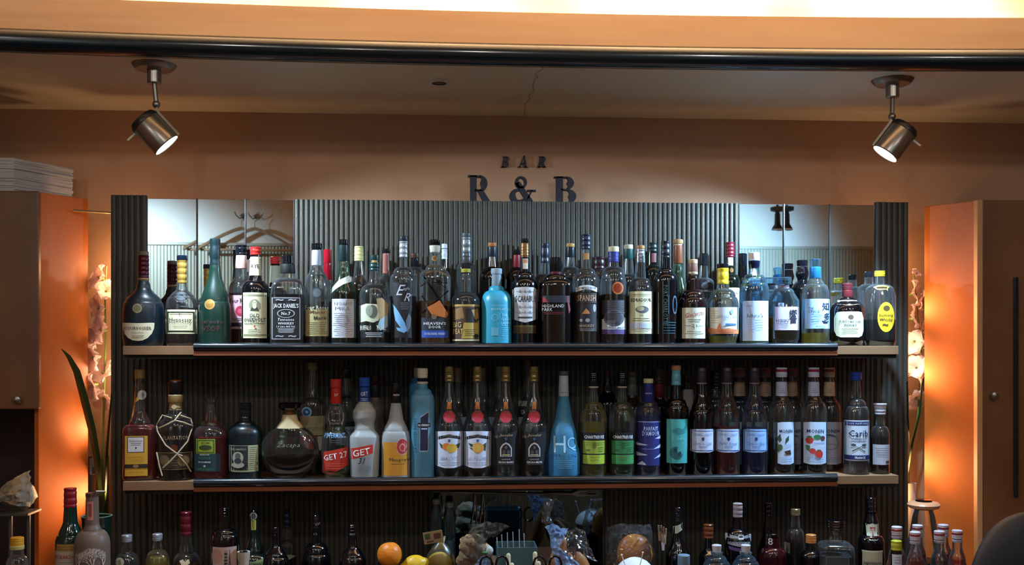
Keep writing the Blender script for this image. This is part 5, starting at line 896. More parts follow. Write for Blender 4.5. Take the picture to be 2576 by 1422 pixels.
r_ = bt('vodka_bottle', 'frosted taupe bottle with pink neck label and white tree branch drawing', GC, cb(2.98), 232, [(1240, 15), (1318, 17), (1334, 22, 's'), (1372, 43, 'c'), (1500, 44)], 'ft', [('collar', 1240, 1250, 16, 16, 's:5A3A34')], None,
   [('neck_strip', [R(-10, 5, 1262, 1309, 'p:B87A72'), R(-7, 1, 1268, 1300, 'p:8A4A4A')])])
def branch(x, y, a, ln, t, out_):
    x2, y2 = x + ln * cos(a), y + ln * sin(a); nx, ny = -sin(a) * t, cos(a) * t
    out_.append(PL('p:C4BAB4', (x - nx, y - ny), (x + nx, y + ny), (x2 + nx * .6, y2 + ny * .6), (x2 - nx * .6, y2 - ny * .6)))
    if t > .35:
        rr = random.Random(int(x * 31 + y * 17))
        for s in (-1, 1, .2): branch(x2, y2, a + s * rr.uniform(.3, .6), ln * rr.uniform(.65, .8), t * .66, out_)
oo = []; branch(18, 1450, -2.0, 22, 2.0, oo); branch(-8, 1460, -2.2, 24, 1.7, oo); branch(26, 1440, -1.3, 16, 1.5, oo)
MPv = DEP(r_.location.x, r_.location.y) / F
decal('tree_drawing', [o for o in oo if min(p_[1] for p_ in o[1]) > 1374 and all(abs(p_[0]) < 36 for p_ in o[1])], lambda x, z: -sqrt(max(1e-6, (44.6 * MPv) ** 2 - x * x)) - .0004, r_, lambda x, y: (x * MPv, (HYP - y) * MPv * .986 + H - Z3), .008)
bm = bmesh.new(); tube(bm, [(-.004, -.018, (HYP - 1258) * MPv + H - Z3), (.0, -.02, (HYP - 1244) * MPv + H - Z3), (.012, -.016, (HYP - 1236) * MPv + H - Z3), (.035, -.006, (HYP - 1238) * MPv + H - Z3)], .003, 6); obj('wire_clasp', bm, 'steel', r_)
t = thing('plant_pot', 'dark glazed pot with pale green rim behind the frosted tree bottle', 'pot', (AX(243, 3.13), 3.13, Z3 + .0005))
mp = MP(243, 3.13); zr = (HYP - 1300) * mp + H - Z3
bm = bmesh.new(); lathe(bm, [(0, 28 * mp), (.004, 30 * mp), (zr - .01, 36 * mp), (zr, 37 * mp), (zr, 33 * mp), (zr - .05, 31 * mp)], 32, cap1=True); obj('pot_body', bm, 'g:14261E', t)
bm = bmesh.new(); lathe(bm, [(zr - .002, 36 * mp), (zr + .002, 38 * mp), (zr + .003, 35 * mp), (zr - .002, 33 * mp)], 32, cap0=False, cap1=False); obj('rim', bm, 'p:5A7A64', t)
SL = [
 ('gin_bottle', 'clear bottle with silver cap, white round tag, nearest the shelf unit corner', 3.08, 319, 1346, 1363, 13, SV, [(1363, 12), (1392, 14), (1425, 30, 'c'), (1500, 31)], 'clear', None, [('tag', [E(-14, 1415, 11, 11, 'p:A8A88A'), T('5', -14, 1415, 8, 10, 'p:5A5A48', 0)])]),
 ('liqueur_bottle', 'clear bottle of olive yellow liquid with silver cap', 3.08, 396, 1343, 1360, 12.5, SV, [(1360, 11), (1385, 13), (1425, 30, 'c'), (1500, 31)], 'clear', (1402, 'yellow'), []),
 ('lychee_liqueur_bottle', 'bottle with tall wine red capsule over a silver band on the counter', 3.15, 469, 1288, 1346, 14, 's:5A0E1C', [(1346, 13), (1364, 13), (1392, 18, 's'), (1425, 34, 'c'), (1500, 35)], 'clear', (1420, 'damber'), [('cap_lettering', []), ('bow', [PL('p:C8BE9C', (-14, 1412), (-6, 1408), (0, 1414), (8, 1408), (12, 1418), (4, 1424), (-8, 1424))])]),
 ('plum_wine_bottle', 'stout black bottle with pink paper neck band and brush writing label', 3.08, 567, 1277, 1299, 15, K, [(1299, 14), (1330, 15), (1342, 28, 'c'), (1362, 35, 'c'), (1500, 35)], K, None, [('label', [R(-34, 34, 1377, 1460, 'p:B09A94'), E(-18, 1400, 14, 18, 'p:A8807A'), T('美人', 9, 1410, 18, 52, 'p:14141C', .02, 0)])]),
 ('sparkling_bottle', 'dark bottle with gold ring, yellow neck strip and olive label', 3.12, 640, 1284, 1298, 10, K, [(1298, 11), (1345, 13), (1392, 24, 's'), (1430, 38, 'c'), (1500, 38)], 'g:0A1A16', None, [('neck_medal', [E(-2, 1299, 9.5, 9.5, 'p:8A8E84'), E(-2, 1299, 7, 7, 'p:0E1216')]), ('neck_strip', [R(-7, 5, 1309, 1334, 'p:A8A84A'), T('BLACKSEA', -1, 1321, 20, 6, TX, 0, 0, -90)]), ('label', [PL('p:6A7A4A', (-28, 1416), (0, 1414), (34, 1405), (34, 1450), (-28, 1450)), T('CREMANT', 4, 1420, 44, 8, 'p:2A3A1E', .02)])]),
 ('liqueur_bottle', 'slim black bottle with screw neck just below the shelf, beside the yellow strip one', 3.05, 694, 1326, 1348, 9.5, 'g:0C0C12', [(1348, 10), (1368, 11), (1400, 26, 's'), (1425, 33, 'c'), (1500, 33)], K, None, []),
 ('liqueur_bottle', 'clear rear bottle with blue banded black neck and pale slanting label', 3.26, 722, 1285, 1330, 8, 's:0C1430', [(1330, 10), (1360, 13), (1376, 24, 'c'), (1500, 26)], 'clear', (1400, 'cola'), [('label', [PL('p:8A947C', (-8, 1398), (10, 1396), (24, 1402), (4, 1410))])]),
 ('liqueur_bottle', 'round shouldered black bottle with ridged neck left of the orange', 3.1, 796, 1296, 1330, 9.5, 'g:0A0A14', [(1330, 10), (1366, 12), (1392, 30, 'c'), (1420, 37, 'c'), (1500, 37)], K, None, [('neck_print', [T('ROY', 4, 1319, 12, 5, 'p:8A8E9A', 0, 0, 15), T('12', -2, 1344, 8, 5, 'p:8A8E9A', 0)])]),
 ('liqueur_bottle', 'black bottle with low neck standing next to the orange', 3.05, 887, 1320, 1345, 10, 'g:0A0A14', [(1345, 10), (1372, 12), (1400, 28, 's'), (1425, 34, 'c'), (1500, 34)], K, None, [('neck_print', [T('ROY', 0, 1345, 13, 5, 'p:8A8E9A', 0)])]),
 ('liqueur_bottle', 'dark bottle with a small white paper hanging on its neck', 3.1, 1705, 1276, 1312, 10, 'g:0A0A14', [(1312, 10), (1350, 13), (1400, 30, 's'), (1500, 31)], K, None, [('paper_tag', [PL('p:9A9E8C', (-12, 1326), (4, 1320), (11, 1316), (11, 1334), (-2, 1342), (-12, 1344))])]),
 ('liqueur_bottle', 'black bottle with copper brown capsule beside the white corked flask', 3.14, 1782, 1319, 1354, 12.5, 's:6A3418', [(1354, 8), (1378, 9), (1400, 24, 's'), (1500, 26)], K, None, []),
 ('gin_bottle', 'tall black bottle with pale neck sleeve and script on a silvery label', 3.12, 1856, 1266, 1301, 12, 'p:8A8084', [(1301, 12), (1330, 14), (1350, 28, 'c'), (1368, 33, 'c'), (1500, 33)], K, None, [('label', [PL('p:8A8E94', (-32, 1345), (0, 1350), (33, 1347), (33, 1372), (0, 1376), (-32, 1370)), T("Gordon's", -2, 1362, 50, 14, 'p:14161E', 0, .35), R(-2, 11, 1346, 1358, 'p:C0C4CC'), R(0, 9, 1348, 1356, 'p:2A3A40'), PL('p:5A3A78', (-26, 1376), (0, 1380), (26, 1378), (24, 1385), (0, 1388), (-24, 1384))])]),
 ('liqueur_bottle', 'dark rear bottle with thin pale ring on its cap', 3.28, 1933, 1264, 1300, 10, 'g:0A0A14', [(1300, 10), (1340, 14, 's'), (1390, 28, 's'), (1500, 28)], K, None, [('ring', [R(-8, 8, 1265, 1268, 'p:8A8E9A')])]),
 ('liqueur_bottle', 'dark red bottle with figure eight print on its shoulder', 3.05, 1944, 1342, 1352, 16, 'g:12060C', [(1352, 17), (1376, 18), (1402, 33, 'c'), (1500, 34)], 'g:2A060E', None, [('print', [T('8', -8, 1363, 11, 17, 'p:C0BCC0', .03)])]),
 ('gin_bottle', 'clear dark filled bottle with pale gold cap and small grey side label', 3.14, 2001, 1280, 1296, 12, 'f:8A7A5A', [(1296, 10), (1330, 12), (1352, 22, 'c'), (1500, 30)], 'clear', (1362, 'cola'), [('label', [R(-28, -16, 1368, 1395, 'p:6A7078')])]),
 ('liqueur_bottle', 'black bottle with wide orange cork stopper', 3.04, 2040, 1345, 1366, 13, 's:B87A40', [(1366, 10), (1384, 12), (1404, 28, 'c'), (1500, 30)], K, None, []),
 ('gin_bottle', 'dark amber bottle with white shield label bearing a red letter', 3.1, 2191, 1252, 1290, 11, 'g:0A0A14', [(1290, 13), (1318, 18, 's'), (1345, 20, 's'), (1366, 32, 'c'), (1500, 34)], K, None, [('shield_label', [PL('p:B8B8A0', (-15, 1318), (-8, 1320), (0, 1317), (8, 1320), (16, 1318), (17, 1352), (10, 1360), (-8, 1360), (-13, 1352)), T('T', 1, 1339, 13, 24, 'p:8A2A34', .01)]), ('label', [R(-25, 24, 1388, 1460, 'p:A09A80'), R(-26, 25, 1386, 1390, 'p:C0BCA8'), T('Jagermeister', 0, 1418, 46, 10, TX, .03)])]),
]
for nm, lb, Y, cx, c0, c1, hw, cm, P, G, lq, lab in SL:
    r_ = bt(nm, lb, GC, cb(Y), cx, P, G, [('cap', c0, c1, hw, hw, cm, 3)], lq, [q for q in lab if q[1]])
bt('jar', 'squat jar with flat pale blue lid near the pegs', GC, cb(2.95), 1720, [(1423, 14), (1430, 15), (1500, 15)], 'clear_blue', [('lid', 1396, 1424, 15.5, 15.5, 'p:5A7488')], (1450, 'red'), cat='jar')
for cx, lb in ((1803, 'round clear flask with white tapered cork nearest the copper capsule bottle'), (1876, 'round clear flask with white tapered cork in front of the silvery script label')):
    bt('corked_flask', lb, 'twin flasks with white corks', cb(2.98), cx, [(1388, 11), (1398, 12), (1412, 26, 'c'), (1440, 36, 'c'), (1500, 37)], 'clear_blue', [('cork', 1371, 1398, 12, 9.5, 'p:B0AEB4'), ('lip', 1389, 1395, 16, 15, 'clear')], (1500, 'water'), cat='flask')
bt('whisky_decanter', 'heavy clear faceted bottle with broad black cap', GC, cb(3.02), 2102, [(1345, 13), (1362, 16, 's'), (1378, 42, 'c'), (1500, 44)], 'clear', [('cap', 1309, 1332, 24, 21, 'g:0A0A12', 3), ('collar', 1332, 1348, 17, 15, 'clear')], (1395, 'water'), [('label', [R(-30, 26, 1402, 1450, 'p:2A3A44'), FR(-30, 26, 1402, 1450, 1, 'p:6A7A84')])], e=6)
bt('bitters_bottle', 'small dark bottle with yellow cap and white paper label', GC, cb(2.90), 2255, [(1384, 12), (1392, 13), (1398, 14), (1500, 16)], K, [('cap', 1360, 1384, 13, 13, 's:A8AC28', 2)], None, [('label', [R(-12, 12, 1396, 1470, 'p:B0B8C8'), L(-9, 9, 1400, 1440, 6, 'p:5A6478')])])
CP = [(2256, 3.0, 1325, 'red and white capped bottle behind the one with yellow cap'), (2302, 2.86, 1338, 'red liqueur bottle in front of the wooden lidded carafe'), (2308, 3.0, 1321, 'red and white capped bottle half hidden just before the carafe'), (2363, 2.86, 1336, 'clearest capped bottle, beside the bright brass edge of the carafe'), (2373, 3.0, 1320, 'red and white capped bottle highest in the group, by the orange panel'), (2408, 2.9, 1334, 'red and white capped bottle nearest the dark rounded seat back')]
for i, (cx, Y, y0, lb) in enumerate(CP):
    bt('aperitif_bottle', lb, 'small bottles with red and white caps', cb(Y), cx, [(y0 + 30, 11), (y0 + 42, 12), (y0 + 75, 20, 's'), (y0 + 110, 27, 's'), (1560, 28)], 'clear', [('cap', y0, y0 + 21, 13, 13, 'p:B4AAB4', 3), ('cap_stripe', y0 + 5, y0 + 11, 13.3, 13.3, 's:8A3440'), ('collar', y0 + 23, y0 + 30, 13, 13, 'p:A09AA8')], (y0 + 72, 'pink' if i != 3 else 'water'))
bm = bmesh.new()
t = thing('glass_carafe', 'conical glass carafe with a round wooden lid and black centre', 'carafe', (AX(2324, 3.12), 3.12, Z3 + .0005))
mp = MP(2324, 3.12); zq = lambda y: (HYP - y) * mp + H - Z3
bm = bmesh.new(); lathe(bm, [(0, 44 * mp), (.004, 46 * mp), (zq(1440), 46 * mp), (zq(1400), 44 * mp), (zq(1300), 27 * mp), (zq(1284), 22 * mp)], 36, cap1=False); obj('glass_body', bm, 'clear', t)
bm = bmesh.new(); lathe(bm, [(.004, 43 * mp), (zq(1440), 43 * mp), (zq(1410), 42 * mp)], 32); obj('liquid', bm, 'damber', t)
bm = bmesh.new(); lathe(bm, [(zq(1282), 24 * mp), (zq(1278), 36 * mp), (zq(1270), 40 * mp), (zq(1264), 34 * mp), (zq(1262), 18 * mp)], 36); obj('lid', bm, 's:C08A62', t)
bm = bmesh.new(); lathe(bm, [(zq(1264), 20 * mp), (zq(1258), 20 * mp), (zq(1257), 16 * mp)], 28); obj('lid_button', bm, 'g:0A0A12', t)
# ---------------------------------------------------------------- flowers
def flower_spray(name, label, Y, stem, blooms, leaves, seed):
    base = W(*stem[0], Y); t = thing(name, label, 'flower', base)
    P3 = [W(x, y, Y) - base for x, y in stem]
    bm = bmesh.new(); tube(bm, P3, .004, 8, r1=.002); obj('stem', bm, 's:6E7F34', t)
    rnd = random.Random(seed)
    for (x, y, r, ang) in blooms:
        c = W(x, y, Y) - base + Vector((0, rnd.uniform(-.02, .01), 0)); mp = MP(x, Y); R_ = r * mp * 1.25
        bm = bmesh.new(); dirv = Vector((cos(radians(ang)) * .8, -.75, sin(radians(ang)) * .6)).normalized()
        q = dirv.to_track_quat('Z', 'Y').to_matrix().to_4x4(); q.translation = c
        for k in range(6):
            a = 2 * pi * k / 6 + rnd.uniform(-.2, .2); NU, NV = 7, 6; g = []
            tip = R_ * rnd.uniform(.9, 1.15)
            for i in range(NU):
                u = i / (NU - 1); row = []
                for j in range(NV):
                    v = j / (NV - 1) * 2 - 1
                    wd = .52 * sin(pi * (.12 + .80 * u)) * tip
                    x_ = u * tip; y_ = v * wd; z_ = tip * (.75 * u - .55 * u * u * u) + .09 * tip * sin(v * 6 + k * 2 + u * 5) * u + .12 * tip * v * v * u
                    p_ = Vector((x_ * cos(a) - y_ * sin(a), x_ * sin(a) + y_ * cos(a), z_)); row.append(bm.verts.new(q @ p_))
                g.append(row)
            for i in range(NU - 1):
                for j in range(NV - 1): bm.faces.new((g[i][j], g[i + 1][j], g[i + 1][j + 1], g[i][j + 1]))
        o = obj('blossom', bm, 'petal', t)
        bm = bmesh.new(); lathe(bm, [(-R_ * .35, R_ * .05), (-.1 * R_, R_ * .16), (R_ * .08, R_ * .13), (R_ * .3, R_ * .02)], 8); bm.transform(q); s = obj('calyx', bm, 's:8A9A4A', t)
    for lf in leaves:
        bm = bmesh.new(); n = len(lf); L3 = [W(x, y, Y - .19 * (i_ / (n - 1)) ** .6) - base for i_, (x, y, _) in enumerate(lf)]; prev = None
        for i, p_ in enumerate(L3):
            wd = lf[i][2] * MP(250, Y); d = (L3[min(i + 1, n - 1)] - L3[max(i - 1, 0)]).normalized(); s = Vector((d.z, 0, -d.x)) * wd
            row = [bm.verts.new(p_ - s + Vector((0, .004, 0))), bm.verts.new(p_ + Vector((0, -.001, 0))), bm.verts.new(p_ + s + Vector((0, .004, 0))), bm.verts.new(p_ + Vector((0, .006, 0)))]
            if prev: skin(bm, prev, row)
            prev = row
        obj('leaf', bm, 's:31451E', t)
    return t
flower_spray('gladiolus', 'pale pink gladiolus spray behind the shelving unit above the labelled glass vase', 3.46,
    [(256, 1320), (258, 1180), (262, 1000), (266, 860), (264, 740), (268, 670)],
    [(256, 700, 26, 150), (268, 735, 24, 60), (252, 775, 28, 190), (262, 830, 30, 170), (240, 852, 24, 180), (244, 900, 34, 200), (262, 940, 28, 120), (240, 970, 30, 210), (262, 1002, 30, 250)],
    [[(250, 1300, 5), (244, 1160, 9), (230, 1080, 10), (210, 1000, 10), (192, 935, 9), (172, 898, 6), (154, 878, 1)], [(262, 1300, 3), (268, 1120, 4), (280, 990, 2)]], 3)
flower_spray('gladiolus', 'white ruffled gladiolus spray beside the right hand orange panel'.replace('right hand ', 'wide '), 3.46,
    [(2282, 1420), (2286, 1150), (2308, 1060), (2318, 900), (2306, 760), (2298, 690)],
    [(2300, 690, 10, 80), (2300, 740, 26, 20), (2314, 755, 22, 340), (2300, 800, 26, 20), (2324, 815, 22, 350), (2298, 860, 24, 180), (2325, 878, 26, 10), (2300, 925, 24, 160), (2318, 950, 32, 330), (2330, 930, 26, 20), (2304, 1000, 26, 270)],
    [[(2284, 1200, 3), (2296, 1120, 4), (2316, 1040, 4), (2322, 960, 2)], [(2290, 1130, 2), (2285, 1050, 4), (2284, 960, 3)]], 8)
t = thing('glass_vase', 'straight clear glass vase with a blue and white paper label, holding the pale gladiolus', 'vase', (AX(248, 3.47), 3.47, Z3 + .0005))
mp = MP(248, 3.47); zq = lambda y: (HYP - y) * mp + H - Z3
bm = bmesh.new(); lathe(bm, [(0, 24 * mp), (.006, 25 * mp), (zq(1150), 25 * mp)], 28, cap1=False); obj('glass_body', bm, 'clear', t)
decal('label', [R(-15, 12, 1152, 1192, 'p:9AA8AC'), R(-9, 8, 1172, 1190, 'p:3A6478'), T('A', 0, 1182, 8, 10, 'p:14303E'), L(-13, 10, 1155, 1170, 4, 'p:6A7A80')], lambda x, z: -sqrt(max(1e-6, (25.5 * mp) ** 2 - x * x)), t, lambda x, y: (x * mp, zq(y)), .006)
bm = bmesh.new(); lathe(bm, [(.006, 23 * mp), (zq(1250), 23 * mp)], 24); obj('water', bm, 'water', t)
t = thing('candle_glass', 'small white candle glass peeking out beside the unit under the white blooms', 'candle', (AX(2292, 3.46), 3.46, Z3 + .0005))
mp = MP(2292, 3.4); z_ = (HYP - 1222) * mp + H - Z3
bm = bmesh.new(); lathe(bm, [(0, 14 * mp), (z_ - .03, 14 * mp), (z_, 14 * mp), (z_, 12 * mp), (z_ - .01, 11 * mp)], 24); obj('holder', bm, 'p:D8C4B4', t)
bm = bmesh.new(); lathe(bm, [(z_ - .01, 10 * mp), (z_ - .004, 9.5 * mp)], 20); obj('wax', bm, 'p:E8DCC8', t)

# ---------------------------------------------------------------- fruit, bags and bar tools on the counter
PZ = Z3 + .0005
def base_at(px, Y): return Vector((AX(px, Y), Y, PZ))
def basket(px0, px1, Y0, Y1, ytop, nm, label, cat, mat):
    """a shallow open crate the small things stand in"""
    x0, x1 = AX(px0, Y0), AX(px1, Y0); cx = (x0 + x1) / 2; z1 = (HYP - ytop) * MP((px0 + px1) / 2, Y0) + H - PZ
    t = thing(nm, label, cat, (cx, Y0, PZ))
    bm = bmesh.new(); w_, d_ = (x1 - x0) / 2, Y1 - Y0; th = .003
    box(bm, -w_, w_, 0, d_, 0, th); o = obj('bottom', bm, mat, t, False)
    for a in ((-w_, w_, 0, th), (-w_, w_, d_ - th, d_), (-w_, -w_ + th, th, d_ - th), (w_ - th, w_, th, d_ - th)):
        bm = bmesh.new(); box(bm, a[0], a[1], a[2], a[3], th, z1, 0, .0008); obj('side', bm, mat, t, False)
    return t, z1
# crate of fruit
ft, fz = basket(940, 1175, 2.98, 3.14, 1440, 'fruit_crate', 'low dark crate under the orange, the lemon and the netted fruit', 'crate', 's:1A1614')
pbr('orange_peel', 'D8801C', .42, bump=(160, .5)); pbr('lemon_peel', 'D8B41E', .4, bump=(140, .4)); pbr('ginger', 'CDB99A', .6, var=(30, .3, 'B39C78')); pbr('crust', '9A5A22', .4, var=(12, .35, 'B87A34')); pbr('bread', 'B07A46', .55, var=(18, .3, '8A5426'))
def fruit(nm, label, px, py, r, mat, Y, sz=1.0, lemon=False, grp=None, rot=0):
    c = W(px, py, Y); t = thing(nm, label, nm.split('_')[-1], c, grp); mp = MP(px, Y)
    bm = bmesh.new()
    fn = (lambda d: 1 + .28 * max(0, abs(d.x) - .82) / .18) if lemon else (lambda d: 1 - .05 * max(0, d.z - .9) / .1)
    blob(bm, (0, 0, 0), (r * mp * (1.15 if lemon else 1), r * mp * .95, r * mp * sz), .03, 4, px, 32, 22, 0, fn)
    if rot: bmesh.ops.rotate(bm, verts=bm.verts[:], cent=(0, 0, 0), matrix=Matrix.Rotation(rot, 3, 'Y'))
    obj('peel', bm, mat, t)
    bm = bmesh.new(); s = 1 if lemon else 0
    blob(bm, (r * mp * 1.43 * s * cos(rot), 0, (r * mp * .97 if not lemon else -r * mp * 1.43 * sin(rot))), (.003, .003, .0025), 0, 1, 0, 8, 6); obj('stem_scar', bm, 's:5A5A24', t)
    return t
# fillers hold the visible fruit up at their seen height
fruit('orange', 'bright whole orange on top of the fruit crate', 980, 1396, 31, 'orange_peel', 3.03, 1.03)
fruit('orange', 'lower orange tucked under the bright one', 985, 1462, 33, 'orange_peel', 3.06, 1.0)
fruit('lemon', 'bare yellow lemon between the orange and the netted fruit', 1043, 1424, 27, 'lemon_peel', 3.04, 1.0, True, rot=-.25)
# netted lemon bag with price card
t = thing('fruit_net_bag', 'yellow net bag of pale fruit tied under a cardboard price card', 'bag', base_at(1109, 3.05)); B0 = t.location; mp = MP(1109, 3.05); zq = lambda y: (HYP - y) * mp + H - PZ
bm = bmesh.new(); lathe(bm, [(zq(1480), 20 * mp), (zq(1460), 34 * mp), (zq(1420), 37 * mp), (zq(1395), 33 * mp), (zq(1376), 20 * mp), (zq(1366), 10 * mp), (zq(1350), 12 * mp)], 28, sy=.8, cap1=False)
for v in bm.verts: v.co += v.normal * 0 + Vector((noise.noise(v.co * 40), noise.noise(v.co * 40 + Vector((3, 0, 0))), 0)) * .003
obj('net', bm, 'net_film', t)
bm = bmesh.new(); blob(bm, (-.004, 0, zq(1422)), (33 * mp, 26 * mp, 33 * mp), .04, 5, 4); obj('fruit', bm, 'p:C9A048', t)
bm = bmesh.new(); box(bm, -.028, .028, -.0008, .0008, -.017, .017, 0, .0004); o = obj('price_card', bm, 'p:8A7A5A', t, False); o.location = (AX(1090, 3.05) - B0.x, -.03, zq(1347)); o.rotation_euler = (0, radians(-9), 0)
bm = bmesh.new(); 
for (x0, x1, z0, z1, mi) in ((-.023, -.008, -.004, .012, 0), (.002, .022, -.006, .010, 1), (-.020, .0, -.013, -.009, 1)): box(bm, x0, x1, -.0014, -.0009, z0, z1, mi)
c = obj('card_print', bm, ['p:2E4A34', 'p:4A2E28'], t, False); c.parent = o
# knotted clear bag with ginger
t = thing('knotted_bag', 'knotted clear plastic bag of knobbly pale ginger with loose flaps', 'bag', base_at(1200, 3.05)); B0 = t.location.copy(); mp = MP(1200, 3.05)
def zy(y): return (HYP - y) * mp + H - PZ
bm = bmesh.new()
for i, (x, y, r) in enumerate(((-10, 1372, 34), (-16, 1408, 34), (14, 1388, 26), (4, 1430, 40), (28, 1424, 30), (-28, 1436, 26))): blob(bm, (x * mp, .01 * (i % 2), zy(y)), (r * mp, r * mp * .8, r * mp * .85), .22, 9, i + 5, 20, 14)
obj('ginger_root', bm, 'ginger', t)
def film(name, rows, parent, mat, B, Y, seed=0, thick=.0012):
    """a crumpled sheet given as rows of (px,py,dy)"""
    bm = bmesh.new(); g = []
    SUB = 8
    for r0, r1 in zip(rows, rows[1:]):
        for s in range(SUB):
            u = s / SUB; row = []
            for k in range(len(r0) - 1):
                for m_ in range(SUB):
                    v = m_ / SUB
                    f_ = lambda r_, j: (r_[k][j] * (1 - v) + r_[k + 1][j] * v)
                    x, y, d = [f_(r0, j) * (1 - u) + f_(r1, j) * u for j in (0, 1, 2)]
                    p_ = W(x, y, Y + d) - B; nn = noise.noise(p_ * 45 + Vector((seed, 0, 0))); p_ += Vector((nn * .004, noise.noise(p_ * 95 + Vector((0, seed, 0))) * .014, nn * .004)); row.append(bm.verts.new(p_))
            g.append(row)
    for a, b in zip(g, g[1:]):
        for i in range(len(a) - 1): bm.faces.new((a[i], a[i + 1], b[i + 1], b[i]))
    bmesh.ops.solidify(bm, geom=bm.faces[:], thickness=thick)
    return obj(name, bm, mat, parent)
pbr('cling', 'B8C4D8', .25, trans=0, bump=(60, .6)); frost('bagfilm', 'B8B0A8', .22, .2); frost('bagblue', 'B4CCEC', .55, .15)
film('bag_flap', [[(1190, 1325, 0), (1225, 1312, -.01), (1262, 1316, 0), (1286, 1326, .01)], [(1176, 1345, 0), (1208, 1334, -.02), (1246, 1336, 0), (1262, 1340, .01)], [(1168, 1375, -.03), (1212, 1372, -.03), (1238, 1352, -.01), (1236, 1358, 0)]], t, 'bagfilm', B0, 3.05, 1)
film('bag_body', [[(1160, 1350, -.04), (1195, 1342, -.045), (1225, 1368, -.03)], [(1152, 1400, -.045), (1200, 1400, -.05), (1232, 1392, -.03)], [(1150, 1450, -.045), (1200, 1452, -.05), (1250, 1440, -.03)]], t, 'bagfilm', B0, 3.05, 4)
film('blue_film', [[(1206, 1402, -.05), (1228, 1396, -.05), (1236, 1404, -.04)], [(1194, 1422, -.055), (1222, 1420, -.06), (1240, 1420, -.05)], [(1186, 1450, -.05), (1222, 1450, -.06), (1244, 1450, -.05)]], t, 'bagblue', B0, 3.05, 7)
bm = bmesh.new(); blob(bm, W(1232, 1386, 2.99) - B0, (.010, .008, .013), .1, 5, 2); obj('knot', bm, 'p:A8B8C0', t)
bm = bmesh.new(); blob(bm, W(1220, 1391, 2.985) - B0, (.008, .006, .004), .1, 5, 3); obj('green_tie', bm, 's:1E6A3A', t)
# straw box
t, bz = basket(1252, 1352, 2.97, 3.07, 1378, 'straw_box', 'clear blue plastic box holding straws and long picks', 'box', 'box')
B0 = t.location.copy()
for i, (a, b, h0) in enumerate(((1262, 1250, 1352), (1272, 1262, 1345), (1284, 1276, 1340), (1298, 1290, 1338), (1310, 1306, 1332), (1326, 1318, 1342))):
    s = thing('drinking_straw', 'thin grey straw leaning in the clear blue plastic box', 'straw', W(a, 1430, 3.01) * 1, 'straws in the clear box')
    s.location.z = PZ + .004; top = W(b, h0, 3.03)
    bm = bmesh.new(); tube(bm, [(0, 0, 0), (top - s.location) * .5, top - s.location], .0016, 6); obj('tube', bm, 'p:8A8C94', s)
for cx, y0, Y in ((1279, 1392, 2.945), (1346, 1388, 2.945), (1355, 1412, 2.93), (1288, 1416, 2.93)):
    top = W(cx, y0, Y); s = thing('wooden_muddler', 'pale round ended wooden stick standing in front of the straw box', 'stick', (top.x, Y, PZ), 'pale wooden sticks by the straw box')
    zt_ = top.z - PZ; bm = bmesh.new(); lathe(bm, [(0, .005), (.003, .0062), (zt_ - .006, .0062), (zt_ - .002, .0045), (zt_, .001)], 14); obj('rod', bm, 'p:C0B89A', s)
def scissors(px, py, Y, label):
    c = W(px, py, Y); s = thing('bar_scissors', label, 'scissors', (c.x, Y, PZ))
    for sg in (-1, 1):
        bm = bmesh.new(); q = c - Vector((c.x, Y, PZ)); R1 = .021
        tube(bm, [(q.x + sg * .022 + R1 * cos(a) * .8, 0, q.z - .005 + R1 * 1.2 * sin(a)) for a in [i * 2 * pi / 20 for i in range(21)]], .0035, 8); obj('handle', bm, 'g:0A0C16', s)
        bm = bmesh.new(); disc_poly(bm, [(q.x + sg * .006, q.z - .02), (q.x + sg * .001 - .004, q.z - .14), (q.x + sg * .001 + .004, q.z - .14), (q.x + sg * .012, q.z - .02)], -.001 + sg * .002, .001 + sg * .002); obj('blade', bm, 'steel', s, False)
    bm = bmesh.new(); box(bm, -.004, .004, -.004, .004, 0, (c.z - PZ) - .13); obj('stand', bm, 'iron', s, False)
    return s
scissors(1377, 1418, 2.92, 'black handled scissors upright before the twisted clear bag')
scissors(1243, 1418, 2.92, 'black handled scissors upright before the ginger bag')
# bread in twisted cling film
t = thing('wrapped_bread', 'brown bread rolls wrapped in twisted shiny clear film', 'bread', base_at(1420, 3.06)); B0 = t.location.copy()
for (x, y, rx, rz, ry) in ((1398, 1400, 20, 70, .3), (1438, 1412, 15, 40, -.25), (1466, 1412, 19, 44, -.35)):
    bm = bmesh.new(); mp = MP(x, 3.07); blob(bm, (0, 0, 0), (rx * mp, rx * mp * .8, rz * mp), .08, 6, x, 20, 18); bm.transform(Matrix.Translation(W(x, y + 18, 3.08) - B0) @ Matrix.Rotation(ry, 4, 'Y')); obj('roll', bm, 'bread', t)
film('twisted_film', [[(1370, 1326, 0), (1390, 1318, -.02), (1410, 1328, 0), (1432, 1330, .01)], [(1382, 1345, -.02), (1396, 1346, -.035), (1410, 1346, -.03), (1424, 1348, -.01)], [(1384, 1378, -.03), (1392, 1378, -.04), (1400, 1378, -.04), (1410, 1378, -.03)], [(1396, 1404, -.03), (1420, 1400, -.05), (1436, 1408, -.045), (1450, 1412, -.03)], [(1398, 1450, -.03), (1430, 1450, -.05), (1470, 1450, -.045), (1500, 1446, -.03)]], t, 'bagblue', B0, 3.05, 11)
film('dark_film', [[(1420, 1340, .03), (1450, 1326, .02), (1475, 1340, .03)], [(1416, 1372, .0), (1450, 1360, -.01), (1488, 1380, .01)], [(1430, 1420, -.02), (1470, 1410, -.03), (1510, 1422, -.01)]], t, 'thin_plastic', B0, 3.05, 15)
